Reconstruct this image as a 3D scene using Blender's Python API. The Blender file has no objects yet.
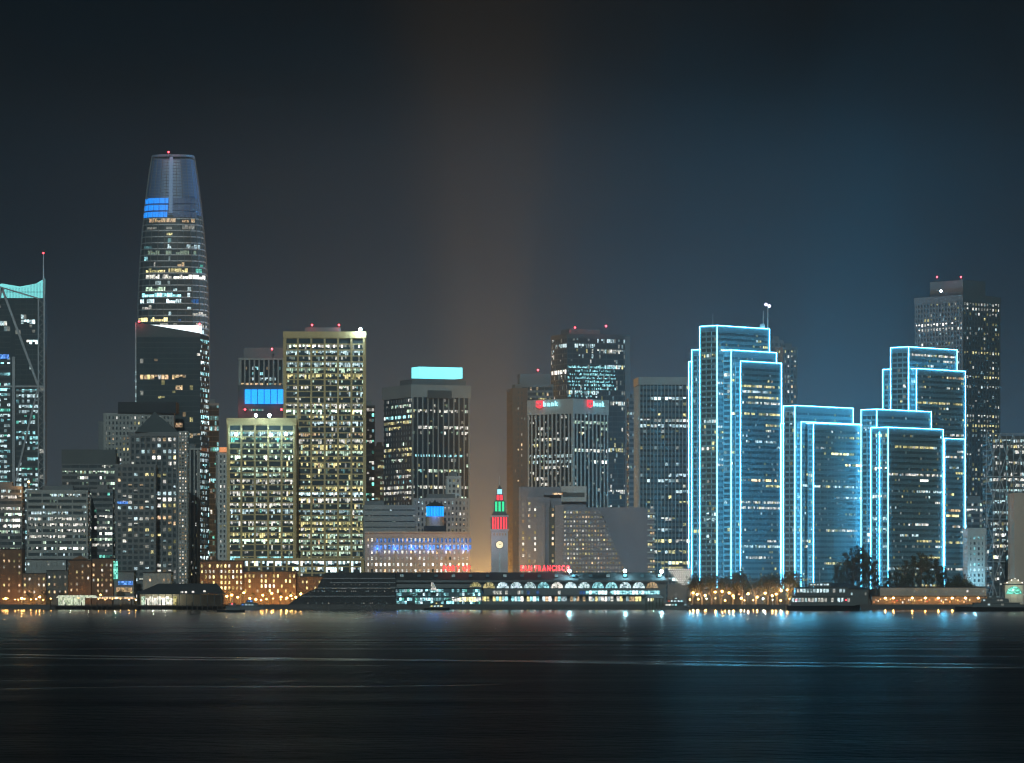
import bpy, math, random
from math import sin, cos, radians, pi, sqrt, exp
from mathutils import Vector, Matrix

random.seed(7)
SC = bpy.context.scene
COL = SC.collection
F, CZ, HZ = 4200.0, 12.0, 590.7          # focal length in pixels, eye height, horizon row
GZ = 2.6                                  # street level above the water


def X(px, D): return (px - 512.0) / F * D
def Z(py, D): return CZ + (HZ - py) / F * D


# ------------------------------------------------------------------ materials
def new_mat(name):
    m = bpy.data.materials.new(name)
    m.use_nodes = True
    nt = m.node_tree
    b = nt.nodes['Principled BSDF']
    return m, nt, b


def solid(name, col, rough=0.7, metal=0.0, vary=0.25, scale=0.08, spec=0.4):
    m, nt, b = new_mat(name)
    b.inputs['Roughness'].default_value = rough
    b.inputs['Metallic'].default_value = metal
    b.inputs['Specular IOR Level'].default_value = spec
    tc = nt.nodes.new('ShaderNodeTexCoord')
    n1 = nt.nodes.new('ShaderNodeTexNoise'); n1.inputs['Scale'].default_value = scale
    n1.inputs['Detail'].default_value = 6; n1.inputs['Roughness'].default_value = 0.7
    mp = nt.nodes.new('ShaderNodeMapping'); mp.inputs['Scale'].default_value = (1, 1, 0.35)
    nt.links.new(tc.outputs['Object'], mp.inputs[0]); nt.links.new(mp.outputs[0], n1.inputs['Vector'])
    mx = nt.nodes.new('ShaderNodeMixRGB')
    mx.inputs[1].default_value = tuple(c * (1 - vary) for c in col) + (1,)
    mx.inputs[2].default_value = tuple(min(1, c * (1 + vary)) for c in col) + (1,)
    nt.links.new(n1.outputs[0], mx.inputs[0]); nt.links.new(mx.outputs[0], b.inputs['Base Color'])
    return m


def emitter(name, col, strength, sample=False, base=None):
    m, nt, b = new_mat(name)
    b.inputs['Base Color'].default_value = tuple(base or (0.1, 0.1, 0.1)) + (1,)
    b.inputs['Emission Color'].default_value = tuple(col) + (1,)
    b.inputs['Emission Strength'].default_value = strength
    m.cycles.emission_sampling = 'FRONT' if sample else 'NONE'
    return m


def lit_room(name, col, strength, lo=0.25):
    """a lit window: brightness differs from room to room and with what stands in it"""
    m, nt, b = new_mat(name)
    b.inputs['Roughness'].default_value = 0.3
    b.inputs['Base Color'].default_value = tuple(c * 0.35 for c in col) + (1,)
    g = nt.nodes.new('ShaderNodeNewGeometry')
    sn = nt.nodes.new('ShaderNodeVectorMath'); sn.operation = 'SNAP'
    sn.inputs[1].default_value = (0.9, 1.3, 1.15)
    nt.links.new(g.outputs['Position'], sn.inputs[0])
    wn = nt.nodes.new('ShaderNodeTexWhiteNoise'); nt.links.new(sn.outputs[0], wn.inputs['Vector'])
    mr = nt.nodes.new('ShaderNodeMapRange')
    mr.inputs['To Min'].default_value = strength * lo; mr.inputs['To Max'].default_value = strength * 1.35
    nt.links.new(wn.outputs['Value'], mr.inputs['Value'])
    hs = nt.nodes.new('ShaderNodeMixRGB'); hs.blend_type = 'MIX'; hs.inputs[0].default_value = 0.12
    hs.inputs[1].default_value = tuple(col) + (1,)
    nt.links.new(wn.outputs['Color'], hs.inputs[2])
    nt.links.new(hs.outputs[0], b.inputs['Emission Color'])
    nt.links.new(mr.outputs[0], b.inputs['Emission Strength'])
    m.cycles.emission_sampling = 'NONE'
    return m


WCOL = {'white': (1.0, 0.97, 0.86), 'green': (0.72, 1.0, 0.74), 'yellow': (1.0, 0.86, 0.34), 'warm': (1.0, 0.66, 0.34),
        'cyan': (0.35, 0.93, 1.0), 'ice': (0.68, 0.95, 1.0), 'blue': (0.06, 0.32, 1.0), 'teal': (0.15, 0.85, 0.65),
        'red': (1.0, 0.12, 0.08), 'orange': (1.0, 0.42, 0.10)}
LVL = {'d': 0.24, 'm': 0.72, 'b': 1.55, 'x': 3.0}
WM = {}
def W(key):
    if key not in WM:
        c, l = key.split('.')
        WM[key] = lit_room('lit window ' + c + ' ' + l, WCOL[c], LVL[l], 0.12 if l != 'x' else 0.6)
    return WM[key]


M = {
    'slabframe': solid('slab edge tinted with tube light', (0.20, 0.34, 0.40), 0.7),  # grey frame tinted cyan, the wash of the tubes mixed into its colour
    'endframe': solid('frame tinted with tube light', (0.30, 0.56, 0.64), 0.6),  # cyan spill of the light tubes put into the frame colour
    'tan': solid('tan stone', (0.70, 0.53, 0.27), 0.8),
    'concrete': solid('grey concrete', (0.38, 0.40, 0.39), 0.85),
    'pale': solid('pale concrete', (0.58, 0.60, 0.59), 0.85),
    'brown': solid('brown precast', (0.20, 0.16, 0.13), 0.85),
    'dark': solid('dark cladding', (0.11, 0.13, 0.135), 0.6),
    'mid': solid('mid grey cladding', (0.20, 0.22, 0.23), 0.7),
    'glass': solid('dark glass', (0.070, 0.092, 0.100), 0.16, 0.0, 0.4, 0.05, 0.6),
    'bglass': solid('blue grey glass', (0.12, 0.20, 0.24), 0.2, 0.0, 0.3, 0.05, 0.6),  # lightened so the slab towers look misty and washed by their tubes
    'steel': solid('painted steel', (0.36, 0.38, 0.40), 0.5, 0.3),
    'brick': solid('red brick', (0.24, 0.14, 0.09), 0.9, 0, 0.3, 0.3),
    'ochre': solid('ochre stucco', (0.42, 0.28, 0.13), 0.9, 0, 0.3, 0.3),
    'cream': solid('cream stone', (0.62, 0.50, 0.41), 0.85),
    'roof': solid('dark roofing', (0.055, 0.06, 0.065), 0.8),
    'black': solid('black paint', (0.02, 0.022, 0.025), 0.5),
    'timber': solid('weathered timber', (0.07, 0.055, 0.045), 0.9),
    'white': solid('white paint', (0.7, 0.72, 0.73), 0.5),
    'asphalt': solid('asphalt', (0.05, 0.05, 0.052), 0.9, 0, 0.3, 0.02),
    'quay': solid('quay concrete', (0.12, 0.12, 0.12), 0.9, 0, 0.3, 0.2),
    'leaf': solid('dark foliage', (0.12, 0.125, 0.085), 0.8, 0, 0.5, 0.6),
    'bark': solid('bark', (0.15, 0.13, 0.11), 0.9, 0, 0.3, 1.0),
    'tube': emitter('light tube cyan', (0.085, 0.47, 0.76), 31, True, (0.5, 0.8, 0.9)),
    'redlamp': emitter('red beacon', (1.0, 0.05, 0.07), 9.0),
    'cyanbox': emitter('cyan lit panel', (0.20, 0.88, 0.95), 1.9, False, (0.3, 0.8, 0.9)),
    'bluepanel': emitter('blue lit panel', (0.0, 0.33, 1.0), 2.2),
    'crownglass': solid('bluish crown glass', (0.12, 0.22, 0.42), 0.35),
    'crownmesh': solid('blue grey crown mesh', (0.20, 0.29, 0.44), 0.5),
    'bluepanel2': emitter('blue crown lights', (0.0, 0.26, 0.95), 1.6),
    'neonred': emitter('red neon', (1.0, 0.018, 0.026), 6.5, True),
    'signred': emitter('red sign face', (1.0, 0.05, 0.08), 1.8),
    'signcyan': emitter('cyan sign face', (0.35, 0.9, 1.0), 2.2),
    'bulbw': emitter('floodlight glass', (0.62, 0.92, 1.0), 60.0),
    'bulbo': emitter('street lamp glass', (1.0, 0.50, 0.12), 45.0),
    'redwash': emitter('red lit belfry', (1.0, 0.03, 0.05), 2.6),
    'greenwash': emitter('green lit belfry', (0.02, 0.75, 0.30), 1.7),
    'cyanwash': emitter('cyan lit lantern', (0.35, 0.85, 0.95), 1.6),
    'clockface': emitter('clock face', (1.0, 0.85, 0.5), 1.5),
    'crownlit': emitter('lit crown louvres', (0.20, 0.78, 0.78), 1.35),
    'whitecrown': emitter('white lit ceiling', (0.78, 0.93, 0.97), 2.6),
    'tentlit': lit_room('lit awning', (0.9, 1.0, 0.72), 0.95, 0.3),
    'mauve': solid('mauve grey concrete', (0.32, 0.33, 0.38), 0.85),
    'darkglass': solid('black glass', (0.048, 0.060, 0.068), 0.16),
}


# ------------------------------------------------------------------ mesh helpers
class Fr:
    """vertical plane: origin, direction u to the right as seen from outside, outward normal n"""
    def __init__(s, o, u):
        s.o = Vector((o[0], o[1])); s.u = Vector((u[0], u[1])).normalized(); s.n = Vector((s.u.y, -s.u.x))
    def p(s, a, n, z):
        q = s.o + s.u * a + s.n * n
        return (q.x, q.y, z)


class MB:
    def __init__(s): s.v = []; s.f = []; s.m = []
    def hexa(s, p, m=0):
        k = len(s.v); s.v += [tuple(q) for q in p]
        for f in ((0, 3, 2, 1), (4, 5, 6, 7), (0, 1, 5, 4), (1, 2, 6, 5), (2, 3, 7, 6), (3, 0, 4, 7)):
            s.f.append(tuple(k + i for i in f)); s.m.append(m)
    def fbox(s, fr, u0, u1, n0, n1, z0, z1, m=0):
        a = [fr.p(u0, n1, z0), fr.p(u1, n1, z0), fr.p(u1, n0, z0), fr.p(u0, n0, z0)]
        s.hexa(a + [(x, y, z1) for x, y, _ in a], m)
    def box(s, x0, x1, y0, y1, z0, z1, m=0):
        a = [(x0, y0), (x1, y0), (x1, y1), (x0, y1)]
        s.hexa([(x, y, z0) for x, y in a] + [(x, y, z1) for x, y in a], m)
    def prism(s, pts, y0, y1, m=0):
        """outline of (x, z) points, extruded from y0 (near) to y1"""
        k = len(s.v); n = len(pts)
        ar = sum(pts[i][0] * pts[(i + 1) % n][1] - pts[(i + 1) % n][0] * pts[i][1] for i in range(n))
        if ar < 0: pts = pts[::-1]
        s.v += [(x, y0, z) for x, z in pts] + [(x, y1, z) for x, z in pts]
        s.f.append(tuple(range(k, k + n))); s.f.append(tuple(range(k + 2 * n - 1, k + n - 1, -1))); s.m += [m, m]
        for i in range(n):
            j = (i + 1) % n
            s.f.append((k + j, k + i, k + n + i, k + n + j)); s.m.append(m)
    def loft(s, rings, m=0, cap=True):
        k = len(s.v); n = len(rings[0])
        for r in rings: s.v += [tuple(q) for q in r]
        for a in range(len(rings) - 1):
            for i in range(n):
                j = (i + 1) % n
                s.f.append((k + a * n + i, k + a * n + j, k + (a + 1) * n + j, k + (a + 1) * n + i)); s.m.append(m)
        if cap:
            s.f.append(tuple(range(k + n - 1, k - 1, -1))); s.m.append(m)
            t = k + (len(rings) - 1) * n
            s.f.append(tuple(range(t, t + n))); s.m.append(m)
    def cyl(s, x, y, z0, z1, r0, r1=None, n=12, m=0):
        r1 = r0 if r1 is None else r1
        s.loft([[(x + r * cos(2 * pi * i / n), y + r * sin(2 * pi * i / n), z) for i in range(n)] for z, r in ((z0, r0), (z1, r1))], m)
    def ball(s, x, y, z, r, m=0, n=10, k=6, sz=1.0):
        s.loft([[(x + r * sin(pi * max(.02, min(.98, a / k))) * cos(2 * pi * i / n), y + r * sin(pi * max(.02, min(.98, a / k))) * sin(2 * pi * i / n),
                  z - r * sz * cos(pi * a / k)) for i in range(n)] for a in range(k + 1)], m)
    def bar(s, p, q, r, m=0, n=4):
        p = Vector(p); q = Vector(q); d = (q - p)
        if d.length < 1e-6: return
        d.normalize(); a = Vector((0, 0, 1)) if abs(d.z) < 0.9 else Vector((0, 1, 0))
        e1 = d.cross(a).normalized(); e2 = d.cross(e1).normalized()
        rr = (r, r) if not isinstance(r, tuple) else r
        s.loft([[c + (e1 * cos(2 * pi * (i + .5) / n) + e2 * sin(2 * pi * (i + .5) / n)) * w * 1.2 for i in range(n)][::-1] for c, w in ((p, rr[0]), (q, rr[1]))], m)
    def build(s, name, mats, parent=None, loc=(0, 0, 0), kind=None):
        me = bpy.data.meshes.new(name)
        L = loc
        me.from_pydata([(x - L[0], y - L[1], z - L[2]) for x, y, z in s.v], [], s.f)
        mats = mats if isinstance(mats, (list, tuple)) else [mats]
        for mt in mats: me.materials.append(mt)
        if len(mats) > 1: me.polygons.foreach_set('material_index', s.m)
        o = bpy.data.objects.new(name, me); COL.objects.link(o)
        if parent: o.parent = parent
        else: o.location = L
        if kind: o['kind'] = kind
        return o


def tag(o, label, cat, group=None):
    o['label'] = label; o['category'] = cat
    if group: o['group'] = group


class Thing:
    def __init__(s, name, label, cat, loc, group=None):
        s.loc = loc; s.r = bpy.data.objects.new(name, None); COL.objects.link(s.r)
        s.r.location = loc; s.r.empty_display_size = 2
        tag(s.r, label, cat, group); s.wins = []
    def part(s, mb, name, mats, kind=None, parent=None):
        return mb.build(name, mats, parent or s.r, s.loc, kind)
    def win(s, fr, u0, u1, z0, z1, key, n0=0.0, n1=0.06):
        s.wins.append(((u1 - u0) * (z1 - z0) * random.uniform(.999, 1.001), fr, u0, u1, z0, z1, key, n0, n1))
    def finish(s, cap=100, name='window'):
        ws = sorted(s.wins, key=lambda w: -w[0])
        bright = {'x': 0, 'b': 1, 'm': 2, 'd': 3}
        for w in ws[:cap]:
            mb = MB(); mb.fbox(w[1], w[2], w[3], w[7], w[8], w[4], w[5])
            s.part(mb, name, W(w[6]))
        rest = ws[cap:]
        if rest:
            keys = sorted({w[6] for w in rest}); mb = MB()
            for w in rest: mb.fbox(w[1], w[2], w[3], w[7], w[8], w[4], w[5], keys.index(w[6]))
            s.part(mb, name, [W(k) for k in keys], 'stuff')
        return s


# ------------------------------------------------------------------ facades
def pick(pal):
    t = random.random() * sum(w for _, w in pal)
    for k, w in pal:
        t -= w
        if t <= 0: return k
    return pal[-1][0]

STY = {
    # fh floor height, bay, sub cells per bay, sh spandrel height, sp proud, mw pier width, mp proud, row/run/cell chances
    'grid':   dict(fh=4.1, bay=9.0, sub=6, sh=.85, sp=.2, mw=1.35, mp=.9, ceil=.75, fill=.93, row=.42, run=.45, cell=.25, mat='tan', glass='glass',
                   pal=[('yellow', 4), ('white', 3), ('green', 4), ('warm', 1), ('ice', 2), ('teal', .3)]),
    'ribbon': dict(fh=3.9, bay=6.0, sub=4, sh=1.9, sp=.3, mw=0.35, mp=.15, row=.14, run=.45, cell=.10, mat='concrete', glass='glass',
                   pal=[('white', 4), ('green', 4), ('ice', 3), ('yellow', 1)]),
    'punch':  dict(fh=3.7, bay=3.0, sub=1, sh=1.7, sp=.3, mw=1.5, mp=.35, row=.06, run=.2, cell=.22, mat='concrete', glass='glass',
                   pal=[('white', 4), ('warm', 2), ('yellow', 2), ('ice', 1)]),
    'fins':   dict(smat='darkglass', fh=3.9, bay=3.3, sub=2, sh=1.6, sp=.1, mw=1.1, mp=1.1, row=.14, run=.4, cell=.10, mat='pale', glass='darkglass',
                   pal=[('white', 4), ('green', 2), ('ice', 3), ('yellow', 2)]),
    'glass':  dict(fh=3.9, bay=4.5, sub=3, sh=0.7, sp=.08, mw=0.15, mp=.12, row=.06, run=.32, cell=.05, mat='dark', glass='glass',
                   pal=[('white', 4), ('ice', 3), ('cyan', 1), ('warm', 1)]),
    'ec':     dict(dim=.07, fh=3.75, bay=3.6, sub=2, sh=2.1, sp=.35, mw=0.2, mp=.1, ceil=.1, row=.07, run=.42, cell=.02, mat='mid', glass='bglass',
                   pal=[('yellow', 4), ('white', 3), ('ice', 3), ('warm', .5)]),
    'ecside': dict(fh=3.75, bay=4.6, sub=2, sh=1.5, sp=.6, mw=0.45, mp=.65, row=.05, run=.10, cell=.03, mat='steel', glass='bglass',
                   pal=[('yellow', 2), ('ice', 3), ('white', 2)]),
}


def facade(t, fr, w, z0, z1, st, grid, band=None):
    s = dict(STY['ribbon']); s.update(st)
    nf = max(1, int(round((z1 - z0) / s['fh']))); fh = (z1 - z0) / nf
    nb = max(1, int(round(w / s['bay']))); bw = w / nb
    for i in range(nf + 1):
        a = z0 + i * fh - s['sh'] / 2; b = a + s['sh']
        (band or grid).fbox(fr, 0.02, w - 0.02, -0.05, s['sp'], max(a, z0 + .01), min(b, z1 - .01))
    if s['mw'] > 0:
        for j in range(nb + 1):
            c = min(max(j * bw, s['mw'] / 2), w - s['mw'] / 2)
            grid.fbox(fr, c - s['mw'] / 2, c + s['mw'] / 2, -0.06, s['mp'] + 0.013, z0, z1 + 0.02)
    ns = s['sub']; cw = (bw - s['mw']) / ns
    zb = s.get('litfrom', z0)
    for i in range(nf):
        a = z0 + i * fh + s['sh'] / 2 + .08; b = z0 + (i + 1) * fh - s['sh'] / 2 - .08
        if b - a < .4 or a < zb: continue
        if a > s.get('litto', 1e9): continue
        q = random.random()
        main = pick(s['pal']); hot = 'x' if random.random() < s.get('hot', .1) else 'b'
        if q < s['row']: mode = 0
        elif q < s['row'] + s['run']: mode = 1
        else: mode = 2
        on = False
        lo = random.random() * nb * ns; hi = lo + random.random() ** 1.3 * nb * ns * .8 + 2
        for j in range(nb):
            for k in range(ns):
                ix = j * ns + k
                if mode == 0: p = random.random() < s.get('fill', .88)
                elif mode == 1:
                    inside = lo <= ix <= hi
                    on = random.random() < ((.92 if on else .6) if inside else s['cell'] * .6)
                    p = on
                else: p = random.random() < s['cell']
                if not p:
                    if random.random() < s.get('dim', .07) * (1.6 if mode < 2 else .5): lv = pick(s['pal']) + '.d'
                    else: continue
                else:
                    c = main if random.random() < .8 else pick(s['pal'])
                    r = random.random()
                    lv = c + '.' + ((hot if r < .55 else 'm' if r < .85 else 'd') if mode < 2 else ('b' if r < .35 else 'm' if r < .75 else 'd'))
                u0 = j * bw + s['mw'] / 2 + k * cw + .1; u1 = u0 + cw - .2
                g = random.random()
                aa, bb = a, b
                if g < s.get('ceil', .3) and b - a > 1.6: aa = a + (b - a) * random.choice((.35, .5, .6))
                t.win(fr, u0, u1, aa, bb, lv)


class Geo:
    """a box on the ground seen from its near corner: left face px0..pxc, right face pxc..px1"""
    def __init__(s, px0, pxc, px1, D, th, depth=None):
        th = radians(th); s.C = Vector((X(pxc, D), D)); s.u = Vector((cos(th), sin(th))); s.v = Vector((-sin(th), cos(th)))
        k1 = (px1 - 512) / F; k0 = (px0 - 512) / F
        s.wr = (k1 * D - s.C.x) / (s.u.x - k1 * s.u.y)
        if depth: s.wl = depth
        else:
            s.wl = (s.C.x - k0 * D) / (-s.v.x + k0 * s.v.y)
        s.right = Fr(s.C, s.u)
        s.left = Fr(s.C + s.v * s.wl, -s.v)
        s.side = Fr(s.C + s.u * s.wr, s.v)        # far right side (faces right)
        s.D = D
    def corners(s, e=0.0):
        C, u, v = s.C, s.u, s.v
        return [C - u * e - v * e, C + u * (s.wr + e) - v * e, C + u * (s.wr + e) + v * (s.wl + e), C - u * e + v * (s.wl + e)]
    def core(s, mb, z0, z1, e=0.0, m=0):
        c = s.corners(e)
        mb.hexa([(p.x, p.y, z0) for p in c] + [(p.x, p.y, z1) for p in c], m)


def tower(name, label, px0, pxc, px1, ytop, D, th=0, depth=30, sty='ribbon', left=None, cap=1.5, capm=None, roofbox=None,
          cat='building', finish=True, ybase=None, limit=100, **over):
    """a plain high building: glazed core, facade frames on its seen faces, parapet, roof and roof plant"""
    if th < 10: pxc = px0
    if th < 10:
        dd = depth or 24; kk = (D + dd) / D
        if px1 < 512: px1 = 512 + (px1 - 512) * kk
        if px0 > 512: px0 = pxc = 512 + (px0 - 512) * kk
    g = Geo(px0, pxc, px1, D, th, None if th >= 10 else (depth or 24))
    st = dict(STY[sty]); st.update(over)
    z0 = GZ if ybase is None else Z(ybase, D); z1 = Z(ytop, D)
    c = (g.corners()[0] + g.corners()[2]) / 2
    t = Thing(name, label, cat, (c.x, c.y, z0)); t.g = g; t.z1 = z1; t.st = st
    mb = MB(); g.core(mb, z0, z1 - .4); t.part(mb, 'glass_wall', M[st['glass']])
    grid = MB(); band = MB() if 'smat' in st else None
    zt = z1 - cap
    ov = {k: v for k, v in over.items() if k != 'lover'}
    facade(t, g.right, g.wr, z0, zt, st, grid, band)
    lst = dict(STY[left]) if left else dict(st)
    lst.update(ov); lst.update(over.get('lover', {}))
    facade(t, g.left, g.wl, z0, zt, dict(lst, **({} if th >= 10 else dict(cell=.05, row=0))), grid, band)
    facade(t, g.side, g.wl, z0, zt, dict(lst, cell=.06, row=0, run=.1), grid, band)
    t.part(grid, 'facade_frame', M[st['mat']])
    if band: t.part(band, 'floor_band', M[st['smat']])
    mb = MB(); g.core(mb, zt + .03, z1, st['mp'] + .12); t.part(mb, 'parapet', M[capm or st['mat']])
    if roofbox is not False:
        rb = roofbox or (.25, .75, 3.0)
        mb = MB(); q = Fr(g.C, g.u); mb.fbox(q, g.wr * rb[0], g.wr * rb[1], -g.wl * .75, -g.wl * .25, z1 - .02, z1 + rb[2])
        t.part(mb, 'roof_plant', M['mid'])
    if finish: t.finish(limit)
    return t


def beacon(px, py, D, where, h=3.0, name='beacon_light'):
    x, z = X(px, D), Z(py, D)
    t = Thing(name, where, 'warning light', (x, D, z - h))
    mb = MB(); mb.cyl(x, D, z - h, z, .15, .1, 6); t.part(mb, 'mast', M['dark'])
    mb = MB(); mb.ball(x, D, z, .75); t.part(mb, 'lamp', M['redlamp'])
    light(t, x, D - 1.2, z, (1, .06, .08), 1300)
    return t


def light(t, x, y, z, col, power, r=0.3, name='bulb'):
    l = bpy.data.lights.new(name, 'POINT'); l.energy = power; l.color = col; l.shadow_soft_size = r
    l.cycles.max_bounces = 2
    o = bpy.data.objects.new(name, l); COL.objects.link(o); o.parent = t.r
    o.location = (x - t.loc[0], y - t.loc[1], z - t.loc[2])
    return o


# ------------------------------------------------------------------ world, added moon, camera, air
def make_world():
    w = bpy.data.worlds.new('World'); SC.world = w; w.use_nodes = True
    nt = w.node_tree; bg = nt.nodes['Background']
    tc = nt.nodes.new('ShaderNodeTexCoord'); sp = nt.nodes.new('ShaderNodeSeparateXYZ')
    nt.links.new(tc.outputs['Generated'], sp.inputs[0])
    cr = nt.nodes.new('ShaderNodeValToRGB'); cr.color_ramp.interpolation = 'B_SPLINE'
    e = cr.color_ramp.elements
    stops = [(0.0, (.075, .090, .105)), (.045, (.034, .045, .057)), (.070, (.0075, .013, .021)), (.09, (.0010, .0035, .0080)),
             (.12, (.0001, .0010, .0028)), (1.0, (.0002, .0005, .0012))]
    while len(e) < len(stops): e.new(.5)
    for el, (p, c) in zip(e, stops): el.position = p; el.color = c + (1,)
    nt.links.new(sp.outputs['Z'], cr.inputs[0])
    sky = nt.nodes.new('ShaderNodeTexSky'); sky.sky_type = 'NISHITA'; sky.sun_disc = False
    sky.sun_elevation = radians(-6); sky.sun_rotation = radians(200)
    mx = nt.nodes.new('ShaderNodeMixRGB'); mx.blend_type = 'ADD'; mx.inputs[0].default_value = 1.0
    sc = nt.nodes.new('ShaderNodeMixRGB'); sc.blend_type = 'MULTIPLY'; sc.inputs[0].default_value = 1.0
    sc.inputs[2].default_value = (.01, .01, .01, 1)
    nt.links.new(sky.outputs[0], sc.inputs[1])
    nt.links.new(cr.outputs[0], mx.inputs[1]); nt.links.new(sc.outputs[0], mx.inputs[2])
    nt.links.new(mx.outputs[0], bg.inputs[0]); bg.inputs[1].default_value = 1.0


make_world()
sl = bpy.data.lights.new('added_moon', 'SUN'); sl.energy = 1.0; sl.angle = radians(0.5); sl.color = (.80, 1.0, 1.0)  # moonlight added from the camera side to brighten the facades
so = bpy.data.objects.new('added_moon', sl); COL.objects.link(so)
so.rotation_euler = Vector((0.06, 0.90, -0.42)).to_track_quat('-Z', 'Y').to_euler()

cd = bpy.data.cameras.new('camera'); cam = bpy.data.objects.new('camera', cd); COL.objects.link(cam)
cam.location = (0, 0, CZ); cam.rotation_euler = (radians(90), 0, 0)
cd.lens = F / 1024 * 36.0; cd.sensor_width = 36.0; cd.shift_y = (HZ - 381.5) / 1024
cd.clip_start = 1; cd.clip_end = 30000
SC.camera = cam
SC.view_settings.view_transform = 'Standard'; SC.view_settings.look = 'None'
SC.view_settings.exposure = 0; SC.view_settings.gamma = 1
SC.render.engine = 'CYCLES'
cy = SC.cycles
cy.use_denoising = True; cy.denoiser = 'OPENIMAGEDENOISE'; cy.denoising_prefilter = 'ACCURATE'
cy.max_bounces = 4; cy.diffuse_bounces = 1; cy.glossy_bounces = 2; cy.volume_bounces = 0; cy.transparent_max_bounces = 6
cy.sample_clamp_indirect = 3.0; cy.use_adaptive_sampling = False
cy.use_light_tree = True; cy.filter_width = 1.2; cy.caustics_reflective = True

# the air
hm = bpy.data.materials.new('haze'); hm.use_nodes = True
nt = hm.node_tree; nt.nodes.clear()
out = nt.nodes.new('ShaderNodeOutputMaterial'); pv = nt.nodes.new('ShaderNodeVolumePrincipled')
pv.inputs['Color'].default_value = (.76, .89, 1.0, 1); pv.inputs['Density'].default_value = 1.2e-4
pv.inputs['Anisotropy'].default_value = 0.42
nt.links.new(pv.outputs[0], out.inputs['Volume'])
mb = MB(); mb.box(-2600, 2600, -900, 7000, -2.0, 372)
hz = mb.build('haze', hm, None, (0, 2000, -2.0)); hz['kind'] = 'stuff'

# water
m, nt, b = new_mat('bay water')
b.inputs['Base Color'].default_value = (.002, .0045, .007, 1); b.inputs['Roughness'].default_value = .23
b.inputs['IOR'].default_value = 1.33
tc = nt.nodes.new('ShaderNodeTexCoord'); mp = nt.nodes.new('ShaderNodeMapping'); mp.inputs['Scale'].default_value = (.30, .28, 1)
n1 = nt.nodes.new('ShaderNodeTexNoise'); n1.inputs['Scale'].default_value = 1.0; n1.inputs['Detail'].default_value = 5
bp = nt.nodes.new('ShaderNodeBump'); bp.inputs['Strength'].default_value = 1.0; bp.inputs['Distance'].default_value = 1.3
n2 = nt.nodes.new('ShaderNodeTexNoise'); n2.inputs['Scale'].default_value = 1.0; n2.inputs['Detail'].default_value = 7; n2.inputs['Roughness'].default_value = .65
mp2 = nt.nodes.new('ShaderNodeMapping'); mp2.inputs['Scale'].default_value = (.006, .035, 1); nt.links.new(tc.outputs['Object'], mp2.inputs[0])
mr = nt.nodes.new('ShaderNodeMapRange'); mr.inputs['To Min'].default_value = .28; mr.inputs['To Max'].default_value = .44
mr.inputs['From Min'].default_value = .3; mr.inputs['From Max'].default_value = .7
nt.links.new(tc.outputs['Object'], mp.inputs[0]); nt.links.new(mp.outputs[0], n1.inputs['Vector'])
nt.links.new(mp2.outputs[0], n2.inputs['Vector']); nt.links.new(n2.outputs[0], mr.inputs[0]); nt.links.new(mr.outputs[0], b.inputs['Roughness'])
gp = nt.nodes.new('ShaderNodeNewGeometry'); sp_ = nt.nodes.new('ShaderNodeSeparateXYZ'); nt.links.new(gp.outputs['Position'], sp_.inputs[0])
cm = nt.nodes.new('ShaderNodeMapRange'); cm.inputs['From Min'].default_value = 350; cm.inputs['From Max'].default_value = 2740
cm.inputs['To Min'].default_value = 1.0; cm.inputs['To Max'].default_value = 0.17
nt.links.new(sp_.outputs['Y'], cm.inputs['Value'])
ml = nt.nodes.new('ShaderNodeMath'); ml.operation = 'MULTIPLY'; nt.links.new(mr.outputs[0], ml.inputs[0]); nt.links.new(cm.outputs[0], ml.inputs[1])
nt.links.new(ml.outputs[0], b.inputs['Roughness'])
pw = nt.nodes.new('ShaderNodeMath'); pw.operation = 'POWER'; pw.inputs[1].default_value = 2.0; nt.links.new(cm.outputs[0], pw.inputs[0]); nt.links.new(pw.outputs[0], bp.inputs['Strength'])
b.inputs['Specular Tint'].default_value = (.62, .86, 1, 1)
nt.links.new(n1.outputs[0], bp.inputs['Height']); nt.links.new(bp.outputs[0], b.inputs['Normal'])
WATER = m
mb = MB(); mb.v = [(-2500, -800, 0), (2500, -800, 0), (2500, 2760, 0), (-2500, 2760, 0)]; mb.f = [(0, 1, 2, 3)]; mb.m = [0]
mb.build('water', WATER, None, (0, 0, 0), 'structure')
# calm streaks left on the water by passing boats
wm = WATER.copy(); wm.name = 'calm wake water'
nb_ = [n for n in wm.node_tree.nodes if n.type == 'MAP_RANGE' and abs(n.inputs['From Max'].default_value - .7) < .01][0]
nb_.inputs['To Min'].default_value = .17; nb_.inputs['To Max'].default_value = .24
for n in wm.node_tree.nodes:
    if n.type == 'BUMP': n.inputs['Distance'].default_value = .5


def wake(y0, y1, width, seed, x0=-40, x1=1064):
    rnd = random.Random(seed); mb = MB(); N = 60; L = []
    ph = [rnd.random() * 6 for _ in range(4)]
    for i in range(N + 1):
        f = i / N; px = x0 + (x1 - x0) * f
        py = y0 + (y1 - y0) * f ** .8 + .5 * sin(f * 9 + ph[0])
        w = width * (.65 + .35 * sin(f * 14 + ph[1]) * sin(f * 5 + ph[2])) * min(1, f * 8, (1 - f) * 8 + .15)
        d0 = CZ * F / (py + w / 2 - HZ); d1 = CZ * F / (py - w / 2 - HZ)
        L.append(((X(px, d0), d0), (X(px, d1), d1)))
    for a, b_ in L: mb.v += [(a[0], a[1], .004 + seed * .002), (b_[0], b_[1], .004 + seed * .002)]
    for i in range(N): mb.f.append((2 * i, 2 * i + 2, 2 * i + 3, 2 * i + 1)); mb.m.append(0)
    return mb.build('wake', wm, None, (0, 700, 0), 'structure')
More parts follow.
